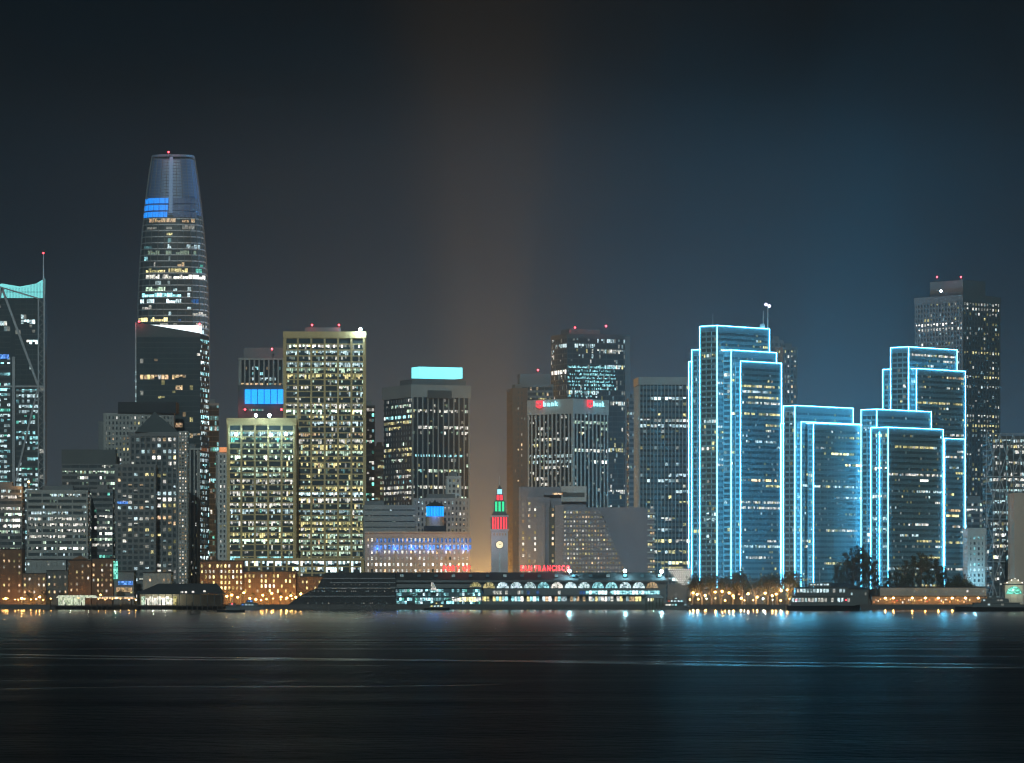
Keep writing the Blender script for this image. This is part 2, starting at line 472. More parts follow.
wake(652.5, 668.5, 2.2, 1); wake(657, 664, 1.3, 2); wake(689, 685, 1.1, 3, -40, 520)

# land: seawall, promenade, road, city ground
mb = MB(); mb.box(-2500, 2500, 2752, 2754, -1.5, GZ + .4); mb.build('seawall', M['quay'], None, (0, 2753, -1.5), 'structure')
mb = MB(); mb.box(-2500, 2500, 2754, 2790, -1.5, GZ); mb.build('promenade', M['quay'], None, (0, 2760, -1.5), 'structure')
mb = MB(); mb.box(-2500, 2500, 2790, 2815, -1.5, GZ - .13); mb.build('road', M['asphalt'], None, (0, 2800, -1.5), 'structure')
mb = MB()
for k in range(-120, 120): mb.box(k * 20, k * 20 + 8, 2802, 2802.3, GZ - .125, GZ - .12)
mb.build('road_marking', M['white'], None, (0, 2802, GZ - .13), 'structure')
mb = MB(); mb.box(-2500, 2500, 2815, 6900, -1.5, GZ); mb.build('ground', M['asphalt'], None, (0, 2900, -1.5), 'structure')


# ------------------------------------------------------------------ the lit slab towers on the right
def tube(t, a, b, r=.19):
    mb = MB(); mb.bar(a, b, r); t.part(mb, 'light_tube', M['tube'])


def lit_slabs(name, label, slabs, seed, sty='ec', hot=.1, tubes=True):
    """slabs: (px0, pxc, px1, ytop, D, depth or None, which tubes)"""
    random.seed(seed)
    g0 = slabs[0]; t = Thing(name, label, 'building', (X(g0[1], g0[4]), g0[4] + 10, GZ))
    for (a, c, b, yt, D, dep, tb) in slabs:
        g = Geo(a + 1.3, c, b - 2, D, 45, dep); z1 = Z(yt, D)
        mb = MB(); g.core(mb, GZ, z1 - .3); sl_ = t.part(mb, 'slab', M['bglass'])
        grid = MB()
        st = dict(STY[sty]); st['hot'] = hot; ls = dict(STY['ecside'])
        zt = z1 - 3.2
        facade(t, g.right, g.wr, GZ, zt, dict(st, litto=z1 - 14 if 'q' in tb else 1e9), grid)
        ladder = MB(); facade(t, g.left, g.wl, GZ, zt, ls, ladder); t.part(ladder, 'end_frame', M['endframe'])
        facade(t, g.side, g.wl, GZ, zt, dict(ls, row=0, run=0, cell=.02), grid)
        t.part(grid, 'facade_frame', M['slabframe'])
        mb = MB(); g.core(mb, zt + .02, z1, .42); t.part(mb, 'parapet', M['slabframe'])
        e = .78
        P = [g.C - g.u * e - g.v * e, g.C + g.u * (g.wr + e) - g.v * e, g.C + g.u * (g.wr + e) + g.v * (g.wl + e), g.C - g.u * e + g.v * (g.wl + e)]
        zt2 = z1 + .35
        q = lambda i, z: (P[i].x, P[i].y, z)
        if 'c' in tb: tube(t, q(0, GZ + 3), q(0, zt2))
        if 'r' in tb: tube(t, q(1, GZ + 3), q(1, zt2))
        if 'l' in tb: tube(t, q(3, GZ + 3), q(3, zt2))
        if 't' in tb: tube(t, q(0, zt2), q(1, zt2))
        if 's' in tb: tube(t, q(3, zt2), q(0, zt2))
        if 'm' in tb:
            pm = (P[0] + P[3]) / 2 - g.u * .1; tube(t, (pm.x, pm.y, GZ + 3), (pm.x, pm.y, zt2 - 3), .17)
    return t


D = 2860
t = lit_slabs('outlined_tower', 'tallest cyan-edged slab tower, with white topped antennas on its roof', [
    (724, 731, 777, 350.5, D, 6.7, 'crts'), (739, 740.5, 782, 361.5, D - 1, 4.5, 'crt'),
    (700, 717, 770, 326, D, None, 'crlts'), (692, 702, 742, 350, D + 13, None, 'lts'), (689, 694, 730, 362, D + 24, None, 'lts')], 11)
for px, yt, r in ((763, 311, .45), (767.5, 306, .5)):
    mb = MB(); mb.cyl(X(px, D + 40), D + 36, Z(329, D + 36), Z(yt, D + 36), r, .3, 8); t.part(mb, 'antenna', M['white'])
mb = MB(); mb.fbox(Fr((X(760, D + 34), D + 34), (1, 0)), 0, 3.4, -3, 0, Z(331, D + 34), Z(324, D + 34)); t.part(mb, 'antenna_base', M['white'])
mb = MB(); mb.cyl(X(713, D + 8), D + 10, Z(326, D), Z(312, D), .25, .12, 6); t.part(mb, 'antenna', M['white'])
for px, yy in ((766, 304.5), (769.3, 306)):
    mb = MB(); mb.ball(X(px, D + 36), D + 36, Z(yy, D + 36), 1.1); t.part(mb, 'antenna_lamp', emitter('pale lilac lamp', (.75, .72, 1), 4))
t.finish()

D = 2830
lit_slabs('outlined_tower', 'squat cyan-edged slab tower with many yellow window rows', [
    (783.6, 794.8, 853.6, 406, D, None, 'crlts'), (795.5, 801, 862, 422.3, D - 1, None, 'ct'),
    (807, 813.4, 871.7, 423.6, D - 3, None, 'cts'), (781, 786, 820, 424, D + 12, None, 'lts')], 12, hot=.2).finish()
D = 2850
lit_slabs('outlined_tower', 'low cyan-edged slab tower standing before the rear cyan-edged one', [
    (861.3, 876.7, 931.8, 409.7, D, None, 'crlts'), (871, 888, 943.7, 427.7, D - 8, None, 'crltsm')], 13, hot=.2).finish()
D = 3010
lit_slabs('outlined_tower', 'rear cyan-edged slab tower just in front of the dark brown skyscraper', [
    (890.8, 908.5, 957.6, 347.3, D, None, 'crlts'), (909.5, 916.4, 966, 369, D - 1, None, 'crts'),
    (883, 893, 940, 369.5, D + 14, None, 'lts'), (942, 944.5, 965.5, 438.8, D - 50, None, 'crt')], 14, hot=.3).finish()

# ------------------------------------------------------------------ other towers, right half
random.seed(21)
t = tower('skyscraper', 'very tall dark brown skyscraper at the far right with small square windows', 915, 963, 1000, 294.5, 3180, 40, None, 'punch', left='punch',
          mat='dark', bay=3.1, sub=1, mw=1.25, sh=1.6, row=.12, run=.25, cell=.10, dim=.2, hot=.1, cap=5,
          pal=[('white', 4), ('yellow', 3), ('ice', 2)], roofbox=False, finish=False)
g = t.g; mb = MB(); q = Fr(g.C, g.u); mb.fbox(q, 2, g.wr - 14, -g.wl + 14, -2, t.z1 - .02, Z(279.5, 3180)); t.part(mb, 'roof_plant', M['dark'])
mb = MB(); mb.ball(X(941, 3170), 3170, Z(291, 3170), .9); t.part(mb, 'roof_lamp', M['bulbw'])
t.finish()
beacon(937, 277, 3190, 'left red beacon on top of the dark brown skyscraper'); beacon(961, 277, 3190, 'right red beacon on top of the dark brown skyscraper')

tower('slim_tower', 'slim grey tower with dotted windows just right of the tallest cyan-edged tower', 776, 783, 797, 347, 3120, 30, 24, 'punch', mat='mid', cell=.35, dim=.2, row=0, bay=3.4, sub=1)
tower('slim_tower', 'plain dim tower top half hidden behind the tallest cyan-edged tower', 768, 770, 783, 340, 3160, 10, 24, 'punch', mat='mid', cell=.02, dim=.1, row=0, run=0)

t = tower('office_tower', 'flat topped blue grey tower with fine vertical fins left of the tallest cyan-edged tower', 638, 641, 697, 377, 2990, 4, 34, 'fins', bay=2.6, sub=1, mw=.55, mp=.7, mat='concrete',
      glass='bglass', row=.14, run=.30, cell=.05, hot=.12, cap=5.5, pal=[('white', 3), ('yellow', 3), ('ice', 4)], roofbox=False)
tower('office_tower', 'narrow dim tower peeping out between the dark skyscraper and the finned blue grey tower', 627, 629, 641, 398, 3060, 10, 30, 'ribbon', mat='mid', cell=.08, row=.1)

# dark tower with a cyan lit wall
random.seed(33)
t = tower('skyscraper', 'dark glass skyscraper with a cyan glittering band of windows near its top', 551, 567, 629, 333.5, 3120, 22, None, 'glass', left='glass', mat='dark', sh=.9,
          mw=.4, row=.06, run=.42, cell=.06, cap=3, finish=False, pal=[('white', 4), ('ice', 3), ('yellow', 1)], hot=.05, roofbox=(.1, .6, 4))
g = t.g
for i in range(9):
    z = Z(396.5 - i * 3.6, 3120)
    for j in range(46):
        u0 = g.wr * (.0 + j * .0168) + .6
        if random.random() < (.9 if i == 8 else .55 - .04 * abs(i - 4) + (.25 if 20 < j < 40 else 0)) and not (i < 2 and j > 22):
            t.win(g.right, u0, u0 + .75, z, z + random.choice((.9, 1.3, 1.7)), 'cyan.' + random.choice('mbmb'), .1, .14)
mb = MB(); q = g.right; mb.fbox(q, g.wr - 3.6, g.wr + .3, -.2, 1.2, GZ, Z(336, 3130)); mb.fbox(q, g.wr * .27 - 11.5, g.wr * .27 - 10, 0.0, .02, GZ, GZ + 1)
t.part(mb, 'corner_pier', M['mid'])
t.finish()
beacon(575, 327.5, 3125, 'bright red beacon on the left roof end of the cyan banded skyscraper')
beacon(606, 326, 3125, 'small red beacon on the right roof end of the cyan banded skyscraper')

t = tower('office_tower', 'dark slab with yellowish top window rows half hidden left of the white ribbed bank tower', 519, 524, 553, 384, 3080, 6, 30, 'ribbon', mat='mid', row=.25, cell=.1, sh=1.6,
      pal=[('yellow', 3), ('white', 3), ('warm', 1)], roofbox=(0.05, .95, 8))
tower('office_tower', 'narrow brown tower beside the orange street glow, right of the clock tower', 513, 515, 527, 388, 3000, 8, 30, 'punch', mat='brown', bay=2.6, cell=.12, run=.1, row=0, glass='dark')
beacon(538, 370, 3090, 'small red beacon above the dark slab left of the ribbed bank tower')

# ribbed pale tower with two roof signs
random.seed(41)
t = tower('bank_tower', 'pale ribbed bank tower with lit signs on both faces of its top', 528, 573, 608, 398.5, 2930, 46, None, 'fins', left='fins', mat='pale', bay=3.9, sub=2,
          mw=1.35, mp=.3, row=.10, run=.34, cell=.10, hot=.08, cap=10.5, pal=[('white', 5), ('ice', 2), ('green', 2), ('yellow', 1)], roofbox=False)
BANK = t


def text_mesh(s, size, depth=.25, spacing=1.0):
    cu = bpy.data.curves.new('t', 'FONT'); cu.body = s; cu.size = size; cu.extrude = depth; cu.space_character = spacing
    cu.align_x = 'LEFT'; cu.resolution_u = 3; cu.offset = size * .018
    o = bpy.data.objects.new('t', cu); COL.objects.link(o)
    dg = bpy.context.evaluated_depsgraph_get(); me = bpy.data.meshes.new_from_object(o.evaluated_get(dg))
    bpy.data.objects.remove(o); bpy.data.curves.remove(cu)
    return me


def letters(t, s, fr, u0, z, size, mats, n=1.0, name='letter', depth=.25, width=None, bold=1.0):
    """each character its own raised mesh on a wall plane"""
    x = 0.0; items = []
    for k, ch in enumerate(s):
        if ch == ' ': x += size * .38; continue
        me = text_mesh(ch, size, depth)
        xs = [v.co.x for v in me.vertices]; w = max(xs) - min(xs); x0 = min(xs)
        items.append((me, x - x0, k)); x += w + size * .24
    sx = (width / x) if width else 1.0
    for me, dx, k in items:
        for v in me.vertices:
            a = v.co.copy(); p = fr.p(u0 + (a.x + dx) * sx, n + a.z, z + a.y * bold)
            v.co = (p[0] - t.loc[0], p[1] - t.loc[1], p[2] - t.loc[2])
        me.materials.clear(); me.materials.append(mats[k] if isinstance(mats, list) else mats)
        o = bpy.data.objects.new(name, me); COL.objects.link(o); o.parent = t.r
    return x * sx


for fr, L, u0, wd, lab in ((BANK.g.left, BANK.g.wl, .22, .52, 'bank sign with red shield on the left face of the ribbed tower'),
                           (BANK.g.right, BANK.g.wr, .36, .50, 'bank sign with red shield on the right face of the ribbed tower')):
    zb = Z(405.6, 2930); n = 1.9
    p = fr.p(L * u0, n, zb); s = Thing('roof_sign', lab, 'sign', p)
    sw = L * wd * .29
    pts = [(0, 0), (.5, -.25), (1, 0), (1, 1.0), (0, 1.0)]
    mb = MB(); k = 4.3
    rear = [fr.p(L * u0 + sw * a, n - .3, zb + k * b_) for a, b_ in pts]; fro = [fr.p(L * u0 + sw * a, n + .1, zb + k * b_) for a, b_ in pts]
    mb.loft([rear, fro]); s.part(mb, 'shield', M['signred'])
    letters(s, 'us', fr, L * u0 + sw * .14, zb + 1.0, 3.6, M['white'], n + .25, width=sw * .78)
    letters(s, 'bank', fr, L * u0 + sw * 1.12, zb + .2, 5.0, M['signcyan'], n + .2, width=L * wd * .68)

# hotel with a sloping window wall
random.seed(51)
D = 2850
t = Thing('hotel', 'stepped concrete hotel whose window wall slopes away from the upright end towers', 'building', (X(587, D), D + 20, GZ))
def fbx(x0, x1, yt, d0, d1, yb=None): 
    return (X(x0, D), X(x1, D), D + d0, D + d1, GZ if yb is None else Z(yb, D), Z(yt, D))
mb = MB(); mb.box(*fbx(527, 550, 497, 8, 40)); mb.box(*fbx(520.5, 587, 487, 22, 50)); mb.box(*fbx(519, 560, 485, 50.2, 70)); t.part(mb, 'end_tower', M['mauve'])
mb = MB(); mb.box(*fbx(555, 564, 505, 5, 40)); mb.box(*fbx(536, 545, 503, 4, 30)); t.part(mb, 'pier_wall', M['mauve'])
mb = MB(); mb.box(*fbx(549, 556, 507, 7, 38)); t.part(mb, 'recess', M['dark'])
mb = MB(); mb.box(*fbx(560, 645, 507, 14, 60)); t.part(mb, 'main_block', M['mauve'])
# sloping wall: leans back as it rises, cut diagonally
mb = MB()
a, b_, c, d = (X(563, D), X(640, D), X(563, D), X(600, D))
z0, z1 = GZ, Z(510, D)
mb.hexa([(a, D - 2, z0), (b_, D - 2, z0), (b_, D + 14, z0), (a, D + 14, z0), (a, D + 10, z1), (d, D + 10, z1), (d, D + 13.9, z1), (a, D + 13.9, z1)])
t.part(mb, 'sloping_wall', M['mauve'])
ledge = MB()
nf = 16
for i in range(nf):
    z = z0 + 14 + (z1 - z0 - 14) * i / nf; f = (z - z0) / (z1 - z0)
    xe = b_ + (d - b_) * f; yy = D - 2 + 12 * f
    ledge.box(a, xe + 1.3, yy - .35, yy + 1, z, z + .9)
    fr = Fr((a, yy - .02), (1, 0)); x = 1.0
    while x < xe - a - 2:
        if random.random() < .9: t.win(fr, x, x + .95, z + 1.1, z + 2.4, pick([('warm', 2), ('white', 4), ('yellow', 2)]) + '.' + (random.choice('bbmd') if random.random() < .75 * (1 - x / (xe - a)) else 'd'), .0, .3)
        x += 2.05
t.part(ledge, 'ledge', M['mauve'])
mb = MB(); mb.box(*fbx(644.8, 654.5, 508, 16, 46)); t.part(mb, 'end_tower', M['mauve'])
fr = Fr((X(644.8, D), D + 16), (1, 0)); bal = MB(); dz = (Z(508, D) - GZ - 12) / 14
for i in range(14):
    z = GZ + 12 + i * dz; bal.fbox(fr, 2.2, 7.8, 0, 1.4, z, z + 1.1)
    for u in (2.6, 4.3, 6.0):
        if random.random() < .62: t.win(fr, u, u + 1.1, z + 1.5, z + 3.0, pick([('yellow', 3), ('ice', 3), ('warm', 3)]) + '.' + random.choice('bm'))
t.part(bal, 'balcony', M['pale'])
for fr, n_, x0 in ((Fr((X(527, D), D + 8), (1, 0)), 3, 1.0), (Fr((X(549, D), D + 7), (1, 0)), 1, 2.0), (Fr((X(520.5, D), D + 22), (1, 0)), 1, 1.2)):
    for i in range(15):
        z = GZ + 13 + i * 3.9
        if z > Z(500, D): continue
        for k in range(n_):
            if random.random() < .7: t.win(fr, x0 + k * 4, x0 + k * 4 + 1.3, z, z + 1.9, pick([('white', 3), ('warm', 2), ('yellow', 2)]) + '.' + random.choice('bmd'))
mb = MB(); mb.box(X(544, D), X(567, D), D + 18, D + 21.9, Z(494.5, D), Z(491.5, D)); t.part(mb, 'terrace', M['mauve'])
fr = Fr((X(553, D), D + 18), (1, 0)); t.win(fr, 0, 6, Z(494, D), Z(492.3, D), 'warm.b'); t.win(fr, 6.4, 9, Z(494, D), Z(492.3, D), 'orange.m')
mb = MB(); mb.box(*fbx(561.5, 587, 485.5, 18, 21.8, 501)); t.part(mb, 'upper_box', M['pale'])
mb = MB(); mb.box(X(563, D), X(585, D), D + 17.7, D + 17.9, Z(496.5, D), Z(492, D)); t.part(mb, 'opening', M['dark'])
t.finish()

# building with crossed bracing, tan slab, classical block
random.seed(61)
D = 2930
t = tower('braced_tower', 'dark tower with diagonal steel bracing at the right picture edge', 986, 987.5, 1040, 436, D, 3, 40, 'ribbon', mat='dark', glass='glass', bay=5, sub=3, sh=1.6, row=.3, run=.3, cell=.06,
          pal=[('white', 4), ('ice', 4), ('yellow', 2)], hot=.25, roofbox=False, finish=False)
mb = MB(); fr = Fr((X(986, D), D - 1.2), (1, 0)); w = X(1040, D) - X(986, D); zt = Z(434, D)
nx = 4; cw = w / nx; nz = 4; ch = (zt - GZ) / nz
for i in range(nx):
    for j in range(nz):
        mb.bar(fr.p(i * cw, .2, GZ + j * ch), fr.p((i + 1) * cw, .2, GZ + (j + 1) * ch), .38); mb.bar(fr.p((i + 1) * cw, .22, GZ + j * ch), fr.p(i * cw, .22, GZ + (j + 1) * ch), .38)
for i in range(nx * 2 + 1): mb.bar(fr.p(i * cw / 2, .9, GZ), fr.p(i * cw / 2, .9, zt), .28)
for j in range(nz + 1): mb.bar(fr.p(0, .5, GZ + j * ch), fr.p(w, .5, GZ + j * ch), .34)
t.part(mb, 'bracing', M['steel'])
for k in range(12): t.win(fr, cw * 1.5 - .5 + (k % 3) * .4, cw * 1.5 + .5, Z(560 - k * 10, D), Z(556 - k * 10, D), 'cyan.m', 1.3, 1.4)
t.finish()
tower('apartment_slab', 'tan slab with one column of warm windows at the bottom right edge', 1011, 1014, 1040, 493, 2870, 5, 20, 'punch', mat='cream', bay=5.5, sub=1, mw=4.2, sh=2.0, cell=.6, row=.3,
      pal=[('warm', 3), ('white', 3)], roofbox=False)
t = tower('classical_block', 'pale blue lit old block with tall arched windows between the cyan-edged and the braced tower', 965, 966, 985, 528, 2880, 3, 20, 'punch', mat='pale', cell=.5, bay=3, row=.2, cap=5,
      pal=[('ice', 3), ('cyan', 2)], roofbox=False)
light(t, X(975, 2868), 2868, 20, (.3, .75, 1), 9000)
tower('office_block', 'dark low office block behind the riverside trees right of the high rear cyan-edged tower', 960, 961, 988, 500, 3100, 5, 20, 'ribbon', mat='mid', cell=.2, row=.2)


# ------------------------------------------------------------------ round tapering skyscraper
random.seed(71)
D = 3250
PROF = [(620, 35.5), (330, 35.5), (300, 34.8), (275, 33.8), (255, 32.6), (235, 31.0), (215, 29.2), (200, 27.6), (185, 25.8), (170, 23.8), (160, 22.2), (152, 20.8)]
def hw(z):
    py = HZ - (z - CZ) * F / D
    for (a, wa), (b_, wb) in zip(PROF, PROF[1:]):
        if b_ <= py <= a: f = (a - py) / (a - b_); return (wa + (wb - wa) * f) * D / F
    return PROF[0][1] * D / F
CXs = X(170.3, D)
def ring(z, e=0.0, n=64):
    w = hw(z) + e; out = []
    for i in range(n):
        a = 2 * pi * i / n; c_, s_ = cos(a), sin(a)
        r = w / ((abs(c_) ** 3.4 + abs(s_) ** 3.4) ** (1 / 3.4))
        out.append((CXs + r * c_, D + 30 + r * s_, z))
    return out
t = Thing('round_skyscraper', 'tallest skyscraper, rounded and tapering to a blue lit crown', 'skyscraper', (CXs, D + 30, GZ))
zc = Z(214, D); ztop = Z(152.5, D)
fh = 4.72
mb = MB(); zs = [GZ + (zc - GZ) * i / 24 for i in range(25)]; mb.loft([ring(z) for z in zs]); t.part(mb, 'glass_wall', M['glass'])
mb = MB(); zs = [zc + .1 + (ztop - 4 - zc) * i / 10 for i in range(11)]; mb.loft([ring(z, -.6) for z in zs]); t.part(mb, 'crown_core', M['crownglass'])
mb = MB(); z = GZ + 5
while z < zc: mb.loft([ring(z, .16), ring(z + .95, .16)]); z += fh
t.part(mb, 'floor_band', M['steel'])
mb = MB(); z = zc + 1
while z < ztop: mb.loft([ring(z, .1), ring(z + .45, .1)], cap=False); mb.loft([ring(z, -.5), ring(z + .45, -.5)][::-1], cap=False); z += 2.36
mb.loft([ring(ztop - 1.4, .3), ring(ztop, .3)], cap=False)
t.part(mb, 'crown_screen', M['crownmesh'])
fins = MB()
for i in range(0, 64, 2):
    for k in range(24):
        z0, z1 = GZ + (ztop - GZ) * k / 24, GZ + (ztop - GZ) * (k + 1) / 24
        a, b_ = ring(z0, .35)[i], ring(z1, .35)[i]; fins.bar(a, b_, .16)
t.part(fins, 'fin', M['mid'], 'stuff')
# light slot up the middle of the front
mb = MB(); zs = [Z(212, D) + (ztop - 2 - Z(212, D)) * i / 8 for i in range(9)]
for a, b_ in zip(zs, zs[1:]):
    ya, yb = D + 30 - hw(a) - .5, D + 30 - hw(b_) - .5; xa = CXs - 1.6
    mb.hexa([(xa, ya, a), (xa + 2.6, ya, a), (xa + 2.6, ya + 1, a), (xa, ya + 1, a), (xa, yb, b_), (xa + 2.6, yb, b_), (xa + 2.6, yb + 1, b_), (xa, yb + 1, b_)])
t.part(mb, 'crown_slot', emitter('dim blue grey slot', (.12, .24, .42), .75))


def yat(x, z, e):
    w = hw(z) + e; dx = min(abs(x - CXs) / w, .999)
    return D + 30 - w * (1 - dx ** 3.4) ** (1 / 3.4)
def rpanel(mb, pa, pb, za, zb, e=.22, step=2.4, m=0):
    x = X(pa, D); xe = X(pb, D)
    lim = hw((za + zb) / 2) * .985
    x = max(x, CXs - lim); xe = min(xe, CXs + lim)
    n = max(1, int(round((xe - x) / step)))
    for i in range(n):
        a, b_ = x + (xe - x) * i / n + .08, x + (xe - x) * (i + 1) / n - .08
        y = [yat(a, za, e), yat(b_, za, e), yat(b_, zb, e), yat(a, zb, e)]
        mb.hexa([(a, y[0], za), (b_, y[1], za), (b_, y[1] + .3, za), (a, y[0] + .3, za), (a, y[3], zb), (b_, y[2], zb), (b_, y[2] + .3, zb), (a, y[3] + .3, zb)], m)
for yy, hh in ((216.5, 0), (209.5, 1), (202.5, 2)):
    for q in range(5):
        pa = 141.2 + hh * .5 + q * 5.4; mb = MB(); rpanel(mb, pa, pa + 5.2 - (1.5 if q == 4 else 0), Z(yy, D) + .2, Z(yy - 5.6, D), .45)
        t.part(mb, 'blue_light_panel', M['bluepanel2'])
for yy in (216.5, 209.5, 202.5):
    for q in range(4):
        mb = MB(); rpanel(mb, 172.5 + q * 6, 178 + q * 6, Z(yy, D) + .2, Z(yy - 5.6, D), .45); t.part(mb, 'dim_light_panel', emitter('dim blue crown lights', (.02, .12, .36), .28) if 'dim blue crown lights' not in bpy.data.materials else bpy.data.materials['dim blue crown lights'])
rows = [(219.5, 146, 194, 'warm', 'm', .75), (226.5, 146, 194, 'white', 'd', .7), (232.6, 154, 178, 'yellow', 'b', .55), (239.5, 167, 171, 'cyan', 'm', 1), (245.8, 143, 151, 'cyan', 'd', .9),
        (245.8, 167, 171, 'ice', 'b', 1), (245.8, 183, 200, 'ice', 'm', .7), (252, 147, 202, 'green', 'd', .55), (258, 143, 147, 'cyan', 'b', .9), (258, 168, 171, 'ice', 'm', 1), (264, 153, 162, 'white', 'm', .7),
        (264, 174, 188, 'warm', 'm', .7), (264, 195, 202, 'teal', 'm', .7), (270, 145, 188, 'yellow', 'b', .85), (270, 195, 202, 'teal', 'm', .8), (276.3, 145, 204, 'white', 'x', .95), (282.5, 155, 172, 'ice', 'm', .35),
        (288.6, 145, 166, 'green', 'b', .7), (288.6, 173, 177, 'ice', 'b', .8), (288.6, 187, 191, 'ice', 'b', 1), (294.6, 141, 181, 'cyan', 'x', .85), (294.6, 187, 190, 'ice', 'b', .9), (300.7, 137, 154, 'ice', 'x', .9),
        (300.7, 166, 185, 'ice', 'x', .9), (300.7, 191, 199, 'blue', 'm', .8), (300.7, 202, 206, 'ice', 'b', .9), (307, 141, 152, 'white', 'm', .7), (307, 163, 175, 'white', 'b', .8), (307, 187, 191, 'ice', 'b', .9),
        (313.3, 168, 171, 'ice', 'b', 1), (313.3, 192, 205, 'white', 'm', .7), (319.3, 137, 168, 'yellow', 'x', .9), (319.3, 176, 186, 'blue', 'd', .7)]
for k in range(46): rows.append((325 + k * 6.1, 135, 206, random.choice(('ice', 'white', 'cyan')), random.choice('mbbd'), random.choice((.2, .5, .8))))
nwin = 0; restb = {}
for yy, pa, pb, c, lv, dens in rows:
    px = pa
    while px < pb - 1:
        w = random.choice((2.0, 3.0, 4.2, 6)); e = min(pb, px + w)
        if random.random() < dens:
            l2 = lv if random.random() < .7 else {'x': 'b', 'b': 'm', 'm': 'd', 'd': 'd'}[lv]
            za, zb = Z(yy + 1.9, D), Z(yy - (2.0 if random.random() < .6 else .4), D)
            if nwin < 100:
                mb = MB(); rpanel(mb, px, e - .25, za, zb); t.part(mb, 'window', W(c + '.' + l2)); nwin += 1
            else:
                rpanel(restb.setdefault(c + '.' + l2, MB()), px, e - .25, za, zb)
        px = e
mb = MB(); ks = sorted(restb)
for i, k in enumerate(ks):
    o = len(mb.v); mb.v += restb[k].v; mb.f += [tuple(a + o for a in f) for f in restb[k].f]; mb.m += [i] * len(restb[k].f)
t.part(mb, 'window', [W(k) for k in ks], 'stuff')
beacon(168.5, 152, D + 8, 'red beacon on the very top of the tallest rounded skyscraper', 2.0)

# dark tower with the sloping lit roof in front of it
random.seed(72)
D = 3050
t = tower('glass_tower', 'dark glass tower with a slanted white lit roof, in front of the tallest rounded one', 136.5, 200, 206.5, 337, D, 14, None, 'glass', mat='dark', bay=5.2, sub=2, sh=.6, row=.02, run=.40, cell=.04, dim=.03,
          cap=1, hot=.05, pal=[('warm', 3), ('yellow', 2), ('white', 3)], roofbox=False, finish=False) if False else None
g = Geo(135.2, 200.5, 206.8, D, 70, None)
t = Thing('glass_tower', 'dark glass tower with a slanted white lit roof, in front of the tallest rounded one', 'building', (X(170, D), D + 20, GZ))
x0, x1, x2 = X(136.5, D), X(200.3, D), X(206.8, D)
y0 = D
mb = MB()
mb.hexa([(x0, y0, GZ), (x1, y0, GZ), (x2, y0 + 22, GZ), (x0, y0 + 40, GZ), (x0, y0, Z(323, D)), (x1, y0, Z(333.5, D)), (x2, y0 + 22, Z(335, D)), (x0, y0 + 40, Z(325, D))])
t.part(mb, 'glass_wall', M['glass'])
grid = MB(); fr = Fr((x0, y0), (1, 0)); fr2 = Fr((x1, y0), (x2 - x1, 22))
st = dict(STY['glass']); st.update(bay=5.2, sub=2, sh=.5, row=.03, run=.42, cell=.03, dim=.03, hot=.05, pal=[('warm', 3), ('yellow', 2), ('white', 3)])
facade(t, fr, x1 - x0, GZ, Z(337, D), st, grid)
st2 = dict(st); st2.update(bay=5, row=.5, run=.2, cell=.3, hot=.5, sh=1.4, pal=[('ice', 4), ('cyan', 2)])
facade(t, fr2, sqrt((x2 - x1) ** 2 + 22 ** 2), GZ, Z(338, D), st2, grid)
t.part(grid, 'facade_frame', M['dark'])
mb = MB(); mb.prism([(x0, Z(337, D) + .05), (x1, Z(337, D) + .05), (x1, Z(333.2, D)), (x0, Z(322.4, D))], y0 - .3, y0 + .2); t.part(mb, 'parapet', M['dark'])
mb = MB(); mb.prism([(X(156, D), Z(325.9, D)), (x1, Z(333.2, D) + .1), (x1, Z(325.5, D)), (X(150, D), Z(324.7, D))], y0 + .5, y0 + 14); t.part(mb, 'lit_roof', M['whitecrown'])
mb = MB(); mb.prism([(x0 - .8, Z(430, D)), (x0 - .2, Z(430, D)), (x0 - .2, Z(322, D)), (x0 - .8, Z(322, D))], y0 - .4, y0 + 1); t.part(mb, 'edge_fin', M['white'])
for k in range(7): t.win(Fr((x0 - .9, y0 - .5), (1, 0)), 0, .9, Z(375 + k * 7.3, D), Z(371.5 + k * 7.3, D), 'ice.m')
t.finish()
beacon(139, 321.5, D - 2, 'red beacon on the left roof corner of the slanted roof tower', 1.6); beacon(199.5, 324, D - 2, 'red beacon on the right roof corner of the slanted roof tower', 5)
tower('glass_tower', 'slim dim teal tower just right of the slanted roof tower', 206, 208, 221, 403, 3180, 8, 24, 'glass', cell=.12, row=.12, run=.3, mat='mid', pal=[('cyan', 3), ('teal', 1), ('white', 1)])
t = tower('office_block', 'small tower with an orange lit top left of the lower tan grid tower', 218, 219, 229, 452, 3080, 8, 20, 'punch', mat='pale', cell=.2, row=0, finish=False, roofbox=False)
mb = MB(); mb.box(X(219.5, 3080), X(228, 3080), 3079, 3085, t.z1 + .02, t.z1 + 3.5); t.part(mb, 'lit_roof', emitter('orange lit roof', (1, .35, .12), 1.1)); t.finish()

